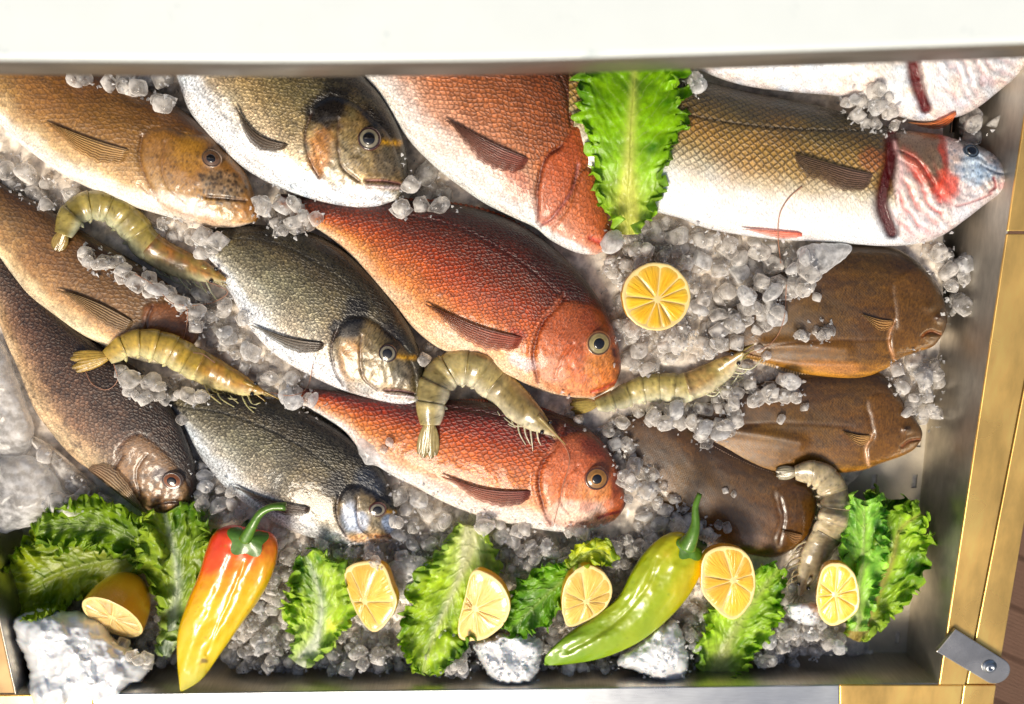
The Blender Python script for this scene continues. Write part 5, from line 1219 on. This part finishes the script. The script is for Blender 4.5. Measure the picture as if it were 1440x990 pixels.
pepper('long yellowish green pepper lying aslant right of the third lemon wedge',
       [(765, 934), (770, 918), (800, 890), (845, 860), (870, 838), (890, 800), (910, 772), (935, 752), (958, 748), (978, 762)],
       [(767, 936), (800, 934), (845, 926), (890, 908), (925, 884), (955, 855), (975, 828), (988, 800), (988, 778), (978, 762)],
       c_green, 84, .5, [(966, 768, 116), (974, 752, 122), (978, 735, 122), (978, 712, 120), (984, 694, 118)], [13, 9, 6, 4.5, 3.5], (972, 770), 20, 5,
       [('line', [(790, 928), (850, 905), (910, 860), (950, 800)], 9, 2.5, None, 0), ('line', [(800, 915), (860, 880), (905, 830), (925, 785)], 4, -2., (150, 160, 20), .3), ('spots', 870, 860, 100, 80, 50, 1.8, (120, 140, 20), .5)])

# ------------------------------------------------------------------ lemons
def lemon(label, outline, core, n3, z, depth, cutflags=None, nseg=9, group='lemon wedges along the front', bow=.0, name='lemon_wedge', fc=(246, 190, 56), cat='lemon', full=True, a0=0.3):
    n3 = np.array(n3, float); n3 /= np.linalg.norm(n3)
    P0 = W(core[0], core[1], z)
    n = 72
    O = spline(outline, n, True); cO = O.mean(0); O = O+(O-cO)*(.022*fbm(O[:, 0]/7, O[:, 1]/7, 3))[:, None]
    P = ray_plane(O[:, 0], O[:, 1], P0, n3)
    cut = np.zeros(n, bool)
    if cutflags is not None:
        for (x0, y0, x1, y1) in cutflags: cut |= dist_poly(O[:, 0], O[:, 1], [(x0, y0), (x1, y1)]) < 4.5
    t = thing(name, label, cat, W(core[0], core[1], max(20, z-depth)), group)
    cen = P.mean(0)
    # rind body behind the face
    rings = []
    for k in range(14):
        f = k/13*math.pi/2
        rings.append(P0+(P-P0)*max(math.cos(f), .01)**.85-n3*depth*math.sin(f))
    V = np.array(rings).reshape(-1, 3); Fq = gridf(14, n, True)
    colr = np.tile(cut, 13)
    mesh('rind', V, Fq[~colr], M_rind, t)
    if cut.any(): mesh('cut_side', V+0, Fq[colr], M_pith, t, smooth=True)
    # pith face, slightly dished
    rows = [P0+(P-P0)*k+n3*h for k, h in ((1., 0), (.985, .7), (.94, .9), (.9, .2), (.5, -.4), (.1, .3), (.005, .6))]
    mesh('pith', np.array(rows).reshape(-1, 3), gridf(len(rows), n, True)[:, ::-1], M_pith, t)
    # segments
    ax = np.cross(n3, [0, 1, 0.3]); ax /= np.linalg.norm(ax); ay = np.cross(n3, ax)
    rel = P-P0; ang = np.unwrap(np.arctan2(rel@ay, rel@ax)); rad = np.linalg.norm(rel, axis=1)
    o = np.argsort(ang % (2*np.pi)); aa = (ang % (2*np.pi))[o]; rd = rad[o]
    rf = lambda q: np.interp(q % (2*np.pi), aa, rd, period=2*np.pi)
    rr = np.random.default_rng(int(core[0])); ed = a0+np.r_[0, np.cumsum(rr.uniform(.6, 1.4, nseg))]; ed = a0+(ed-a0)/(ed[-1]-a0)*2*np.pi
    Rm = np.median(rad)
    for i in range(nseg):
        q0, q1 = ed[i], ed[i+1]; gap = .045
        nr, nq = 12, 14; Rr = np.linspace(0, 1, nr)[:, None]; Q = np.linspace(0, 1, nq)[None]
        ang_ = q0+(q1-q0)*Q; r_out = rf(ang_)*.95-1.2
        if r_out.mean() < Rm*.25: continue
        r_in = Rm*.10
        r_ = r_in+(r_out-r_in)*Rr*(1-.10*(2*np.abs(Q-.5))**4*(Rr > .6))
        # gap of constant width
        g = np.clip(.8/np.maximum(r_, 2), 0, .3)/max(q1-q0, .1)
        Qa = .5+(Q-.5)*(1-2*g); an = q0+(q1-q0)*Qa
        prof = (1-(2*np.abs(Q-.5))**4)*(1-(2*np.abs(Rr-.5))**6)
        hgt = .3+1.6*prof
        V = P0+(np.cos(an)*r_)[..., None]*ax+(np.sin(an)*r_)[..., None]*ay+hgt[..., None]*n3
        cc = lin(fc)*(1+.25*rr.normal()*.4)
        edge = (1-prof)[..., None]*.5
        C = cc*(1-edge)+lin((250, 205, 110))*edge
        mesh('segment', V.reshape(-1, 3), gridf(nr, nq), M_flesh, t, C.reshape(-1, 3), np.stack([r_+i*50, an*Rm*.7+0*r_], -1).reshape(-1, 2))
    stamp(O[:, 0], O[:, 1], np.full(n, z))
    return t
def ell(cx, cy_, rx, ry, an=0., n=16):
    t = math.radians(an)
    return [(cx+rx*math.cos(k)*math.cos(t)-ry*math.sin(k)*math.sin(t), cy_+rx*math.cos(k)*math.sin(t)+ry*math.sin(k)*math.cos(t)) for k in np.linspace(0, 2*np.pi, n, endpoint=False)]
lemon('round half lemon lying cut side up on the ice right of the large red fish', ell(923, 417, 48, 48), (924, 421), (.16, .10, 1), 100, 46, nseg=10, group='halved lemons', name='half_lemon', fc=(250, 186, 28))
lemon('half lemon on its side at the bottom left, its cut face turned to the front', ell(158, 868, 47, 20, 28), (158, 868), (-.22, -.62, 1.0), 96, 66, nseg=10, group='halved lemons', name='half_lemon', fc=(232, 190, 108))
W1 = [(484, 806), (492, 795), (512, 790), (532, 790), (543, 800), (552, 825), (558, 845), (550, 868), (526, 889), (505, 868), (490, 835)]
lemon('small pale lemon wedge with a folded face, leftmost of the five wedges', W1, (513, 846), (-.35, .05, 1), 92, 40, [(484, 806, 526, 889)], 6)
lemon('lemon wedge with a fan of pale segments lying on the folded lettuce leaf', [(664, 804), (684, 806), (704, 820), (717, 846), (714, 868), (700, 886), (676, 900), (648, 898), (645, 876), (654, 838)], (668, 856), (-.3, -.15, 1), 96, 38, [(664, 804, 648, 898)], 9, fc=(242, 196, 92))
lemon('lemon wedge touching the tip half of the green pepper, third of the five wedges', [(812, 800), (830, 795), (850, 806), (861, 826), (856, 848), (838, 866), (806, 881), (795, 876), (790, 848), (796, 818)], (824, 846), (.2, -.2, 1), 98, 38, [(812, 800, 795, 876)], 8, fc=(242, 192, 78))
lemon('large lemon wedge at the stem of the green pepper, fourth of the five wedges', [(988, 788), (1002, 772), (1024, 768), (1048, 776), (1061, 804), (1060, 838), (1044, 864), (1028, 871), (1008, 858), (987, 830)], (1031, 816), (.1, -.1, 1), 100, 38, None, 7, fc=(248, 184, 40))
lemon('bright lemon wedge leaning on the right lettuce, rightmost of the five wedges', [(1150, 822), (1158, 798), (1176, 791), (1198, 802), (1208, 830), (1206, 858), (1186, 875), (1168, 880), (1154, 868), (1148, 845)], (1174, 836), (-.2, -.1, 1), 96, 36, None, 8, fc=(250, 198, 34))

# ------------------------------------------------------------------ shrimps
def shrimp(label, sp, widths, belly, tailang, pal, z=None, legs=1., ant=(), seed=0, fanlen=46, rostrum=None, zadd=2):
    """sp runs from the last abdomen ring to the tip of the head; belly = +1/-1 side of the legs"""
    n = 200; P = spline(sp, n); T = np.gradient(P, axis=0); Ls = np.linalg.norm(T, axis=1); L = Ls.sum(); T /= Ls[:, None]
    Nn = np.stack([-T[:, 1], T[:, 0]], 1)*belly
    s = np.linspace(0, 1, n); w = np.interp(s, np.linspace(0, 1, len(widths)), widths)
    zb = hmax(P[:, 0], P[:, 1], 8); k = np.ones(41)/41; zb = np.convolve(np.pad(zb, 20, 'edge'), k, 'valid')
    if z is not None: zb = np.full(n, float(z))
    zc = zb+w*.55+zadd
    t = thing('shrimp', label, 'shrimp', W(P[90, 0], P[90, 1], zb[90]), 'whole shrimps laid over the fish')
    tint = np.array
    def shell(name, i0, i1, flare, colfn, nr=34, m=30, cap=True):
        idx = np.linspace(i0, i1, m); rows = []; cols = []
        a = np.linspace(0, 2*np.pi, nr, endpoint=False)
        for j, q in enumerate(idx):
            f = j/(m-1); c = np.array([np.interp(q, np.arange(n), P[:, 0]), np.interp(q, np.arange(n), P[:, 1])])
            N_ = np.array([np.interp(q, np.arange(n), Nn[:, 0]), np.interp(q, np.arange(n), Nn[:, 1])]); T_ = np.array([np.interp(q, np.arange(n), T[:, 0]), np.interp(q, np.arange(n), T[:, 1])])
            ww = np.interp(q, np.arange(n), w)*flare(f); zz = np.interp(q, np.arange(n), zc)
            # sides drop lower on the belly: pleura
            lat = np.cos(a)*ww*(1+.10*np.clip(np.cos(a), 0, 1)); lf_ = 3.5*np.clip(np.cos(a), 0, 1)**2*math.sin(f*math.pi)
            X = c[0]+N_[0]*(lat+lf_); Y = c[1]+N_[1]*(lat+lf_)
            Z = zz+np.sin(a)*ww*.82+.5*fbm(X/9, Y/9, seed)
            rows.append(W(X, Y, Z)); cols.append(colfn(f, np.cos(a), X, Y))
            stamp(X[np.sin(a) > 0], Y[np.sin(a) > 0], Z[np.sin(a) > 0], 3)
        V = np.array(rows); C = np.array(cols)
        V = np.concatenate([V[:1].mean(1, keepdims=True).repeat(nr, 1), V, V[-1:].mean(1, keepdims=True).repeat(nr, 1)]); C = np.concatenate([C[:1], C, C[-1:]])
        return mesh(name, V.reshape(-1, 3), gridf(m+2, nr, True)[:, ::-1], M_shrimp, t, C.reshape(-1, 3))
    A, B, Bl, Hd = [lin(c) for c in pal]      # back, band, belly, head
    def cab(f, c, X, Y):
        g = (.5+.5*fbm(X/8, Y/8, seed+1))[:, None]
        C = A*(1-g*.7)+B*g*.7
        C = C+(Bl-C)*sstep(.25, .95, c)[:, None]
        C = C*(1-.28*math.exp(-((f-.95)/.05)**2)+.22*math.exp(-((f-.78)/.08)**2)-.18*math.exp(-((f-.3)/.2)**2))
        sp_ = (vn(X/2.2, Y/2.2, seed+4) > .88)[:, None]; return C*(1-.45*sp_)*(1+.3*fbm(X/5, Y/5, seed+6, 3))[:, None]
    A = A*np.array([1.25, 1.15, 1.25]); B = B*1.2; Bl = Bl*1.15; Hd = A*.45+Hd*.6
    hs = .60
    for i in range(6):
        a0, a1 = hs*i/6*n, hs*(i+1)/6*n
        shell('abdomen_ring', a0-1, min(a1+3, n-1), lambda f: .93+.09*math.sin(f*2.4)+.07*f**3, cab, m=18)
    def chd(f, c, X, Y):
        g = np.clip(.5+.7*fbm(X/10, Y/10, seed+3), 0, 1)[:, None]
        C = A*(1-g)+Hd*g; C = C+(Bl-C)*sstep(.2, .9, c)[:, None]*.8
        C = C*(1-.4*math.exp(-((f-.04)/.04)**2))*(1-.35*np.exp(-((c+.1-.25*f)/.06)**2))[:, None]
        return C*(1+.4*fbm(X/5, Y/5, seed+6, 3))[:, None]*(1-.4*(vn(X/2., Y/2., seed+4) > .88)[:, None])
    shell('carapace', hs*n-3, n-1, lambda f: (1.08-.2*f)*math.sqrt(max(1-max(0, (f-.55)/.45)**2.0*.93, .02)), chd, m=44)
    # rostrum
    def W3(x, y, zz): return W(x, y, zz)
    tip = P[-1]; dr = T[-1]
    i = int(n*.86)
    r0 = P[i]-Nn[i]*w[i]*.35
    r1 = np.array(rostrum) if rostrum else tip+dr*w.max()*.9-Nn[-1]*w.max()*.1
    pts = [W3(*(r0+(r1-r0)*q), zc[i]+w[i]*.62*(1-q*.6)+1.5) for q in np.linspace(0, 1, 10)]
    V, f = tube(pts, np.linspace(3.2, .5, 10), 8, 1.3); mesh('rostrum', V, f, M_shrimp, t, np.repeat(A[None], len(V), 0))
    # eyes
    for sgn in (-1, 1):
        e = P[int(n*.93)]+Nn[int(n*.93)]*sgn*w[int(n*.93)]*.75; c = W3(*e, zc[int(n*.93)]+w[int(n*.93)]*.45+1)
        u = np.linspace(0, np.pi, 8)[:, None]; q = np.linspace(0, 2*np.pi, 12, endpoint=False)[None]
        V = c+3.1*np.stack([np.sin(u)*np.cos(q), np.sin(u)*np.sin(q), np.cos(u)+0*q], -1)
        mesh('eye', V.reshape(-1, 3), gridf(8, 12, True), M_black, t)
    # tail fan
    b = P[0]; dr = np.array([math.cos(math.radians(tailang)), math.sin(math.radians(tailang))])
    for k, (an, ln, wd) in enumerate(((-19, .95, 8), (19, .95, 8), (-9, 1.02, 7.5), (9, 1.02, 7.5), (0, .85, 5.5))):
        q = math.radians(tailang+an*.8); d2 = np.array([math.cos(q), math.sin(q)]); n2 = np.array([-d2[1], d2[0]])
        ss = np.linspace(0, 1, 16)[:, None]; qq = np.linspace(-1, 1, 9)[None]
        wd_ = wd*w[0]/11*np.sin(np.clip(ss*.80+.16, 0, 1)*np.pi)**.55*(1-.15*ss)
        X = b[0]+d2[0]*ln*fanlen*ss+n2[0]*wd_*qq; Y = b[1]+d2[1]*ln*fanlen*ss+n2[1]*wd_*qq
        Zs = hmax(X, Y, 3) if k == 0 else None
        z0 = zc[0]+w[0]*.3; zf = min(z0, float(hat(*(b+dr*fanlen*.8), 6))+5)
        Z = z0+(zf-z0)*ss**.8+(4-k*.2)*.4*0+(2.2*(k == 4)+1.1*(k in (2, 3)))-2.0*qq**2+.5*np.cos(qq*9)
        V1 = W(X, Y, Z); Fq = gridf(16, 9); nn = 144
        C = (A*.8+Hd*.2)*(1-.45*np.clip((ss-.75)/.25, 0, 1)[..., None])*(1+.2*np.cos(qq*9))[..., None]
        mesh('tail_fin', np.vstack([V1.reshape(-1, 3), (V1-[0, 0, 1.2]).reshape(-1, 3)]), np.vstack([Fq, Fq[:, ::-1]+nn]), M_shrimp, t, np.vstack([C.reshape(-1, 3)]*2))
    rr = np.random.default_rng(seed+40)
    # swimmerets under the abdomen, walking legs under the head
    for j, q in enumerate(np.linspace(.10, .52, 5)):
        i = int(q*n); p0 = P[i]+Nn[i]*w[i]*.9; ln = (7+rr.uniform(0, 5))*legs; p1 = p0+Nn[i]*ln-T[i]*ln*.3
        V, f = tube([W3(*(p0+(p1-p0)*u), zc[i]-w[i]*.35-3*u) for u in np.linspace(0, 1, 6)], [2.6, 3.6, 3.8, 3.2, 2.2, .6], 7, .5)
        mesh('swimmeret', V, f, M_shrimp, t, np.repeat((Bl*.9)[None], len(V), 0))
    for j, q in enumerate(np.linspace(.64, .90, 8)):
        i = int(q*n); p0 = P[i]+Nn[i]*w[i]*.75; ln = rr.uniform(20, 34)*legs
        p1 = p0+Nn[i]*ln*.45+T[i]*ln*.5; p2 = p1+Nn[i]*ln*rr.uniform(-.25, .3)+T[i]*ln*rr.uniform(.3, .8)
        q_ = spline([p0, p1, p2], 12); zz = np.linspace(zc[i]-w[i]*.2, max(zc[i]-w[i]*.9, float(hat(*p2, 3))+1.5), 12)+3*np.sin(np.linspace(0, 3.14, 12))
        V, f = tube([W3(*a_, b_) for a_, b_ in zip(q_, zz)], np.linspace(1.7, .7, 12), 6); mesh('leg', V, f, M_shrimp, t, np.repeat((Bl*.95)[None], len(V), 0))
    for j in range(4):   # mouthparts and antennules
        i = n-12; p0 = P[i]+Nn[i]*rr.uniform(-.2, .8)*w[i]; d = T[i]*rr.uniform(14, 30)+Nn[i]*rr.uniform(-3, 9)
        V, f = tube([W3(*(p0+d*u), zc[i]-2*u) for u in np.linspace(0, 1, 6)], np.linspace(1.6, .4, 6), 6); mesh('antennule', V, f, M_shrimp, t, np.repeat((A*.9)[None], len(V), 0))
    for pts in ant:
        q_ = spline(pts, 60); zz = hmax(q_[:, 0], q_[:, 1], 3)+1.6; kk = np.ones(9)/9; zz = np.convolve(np.pad(zz, 4, 'edge'), kk, 'valid')
        V, f = tube([W3(*a_, b_) for a_, b_ in zip(q_, zz)], .55, 5); mesh('antenna', V, f, M_hair, t)
    return t
PALY = ((168, 144, 54), (196, 166, 70), (214, 204, 150), (200, 124, 50))
PALG = ((156, 144, 88), (178, 164, 106), (212, 204, 176), (160, 134, 80))
PALO = ((150, 130, 60), (196, 170, 92), (214, 206, 160), (190, 116, 60))
shrimp('shrimp with an orange patch on its head at the upper left, below the sandy fish', [(88, 330), (100, 300), (128, 286), (160, 292), (188, 316), (210, 344), (240, 362), (280, 378), (318, 394)], [13, 17, 19, 20, 20, 19, 18, 15, 9], 1, 112, ((146, 134, 66), (176, 160, 82), (196, 196, 160), (204, 96, 36)),
       ant=[[(190, 385), (215, 400), (240, 425), (262, 432), (262, 460), (255, 485)], [(290, 395), (320, 410), (300, 425), (270, 430)]], seed=1, fanlen=24)
shrimp('yellowish shrimp lying over the speckled brown fish at the left', [(150, 502), (172, 486), (200, 480), (235, 488), (262, 502), (295, 520), (330, 536), (372, 552)], [11, 15, 19, 20, 20, 19, 15, 7], 1, 170, PALY,
       ant=[[(160, 512), (165, 535), (150, 548), (130, 540), (120, 522)], [(272, 496), (285, 498), (302, 510)], [(380, 552), (410, 556), (432, 545), (440, 512)]], seed=2, fanlen=50, rostrum=(394, 562))
shrimp('strongly curled grey shrimp with its tail on the lower red fish', [(604, 598), (604, 566), (614, 534), (640, 515), (672, 518), (700, 540), (728, 566), (755, 590), (782, 612)], [14, 19, 22, 23, 23, 22, 21, 16, 8], 1, 94, PALG, seed=3, fanlen=46, rostrum=(796, 626),
       ant=[[(770, 600), (800, 640), (790, 690), (778, 740)]])
shrimp('long straight shrimp between the large red fish and the flatfish', [(838, 568), (865, 560), (895, 548), (930, 542), (962, 543), (990, 532), (1015, 517), (1046, 496)], [9, 13, 16, 17, 18, 18, 15, 7], 1, 172, ((158, 148, 80), (184, 170, 100), (216, 212, 180), (190, 124, 76)), seed=4, fanlen=36, rostrum=(1066, 480),
       ant=[[(1050, 500), (1085, 482), (1102, 450), (1106, 400)]])
shrimp('translucent shrimp hanging head down over the flatfish beside the right lettuce', [(1118, 664), (1145, 662), (1166, 676), (1177, 704), (1172, 736), (1158, 764), (1145, 790), (1134, 815), (1124, 838)], [10, 15, 18, 18, 19, 19, 18, 13, 7], 1, 176, ((150, 146, 118), (196, 172, 120), (216, 200, 164), (150, 128, 84)), seed=5, fanlen=26, rostrum=(1112, 852), legs=1.1)

# one stray hair on the bass
def hair(pts, label):
    q = spline(pts, 60); zz = hmax(q[:, 0], q[:, 1], 3)+1.5; kk = np.ones(9)/9; zz = np.convolve(np.pad(zz, 4, 'edge'), kk, 'valid')
    V, f = tube(W(q[:, 0], q[:, 1], zz), .7, 5); o = mesh('shrimp_feeler', V, f, M_hair, None, origin=W(*q[0], zz[0])); tag(o, label, 'feeler')
hair([(1128, 262), (1110, 278), (1097, 300), (1094, 330), (1098, 370)], 'thin reddish feeler lying across the white belly of the sea bass')
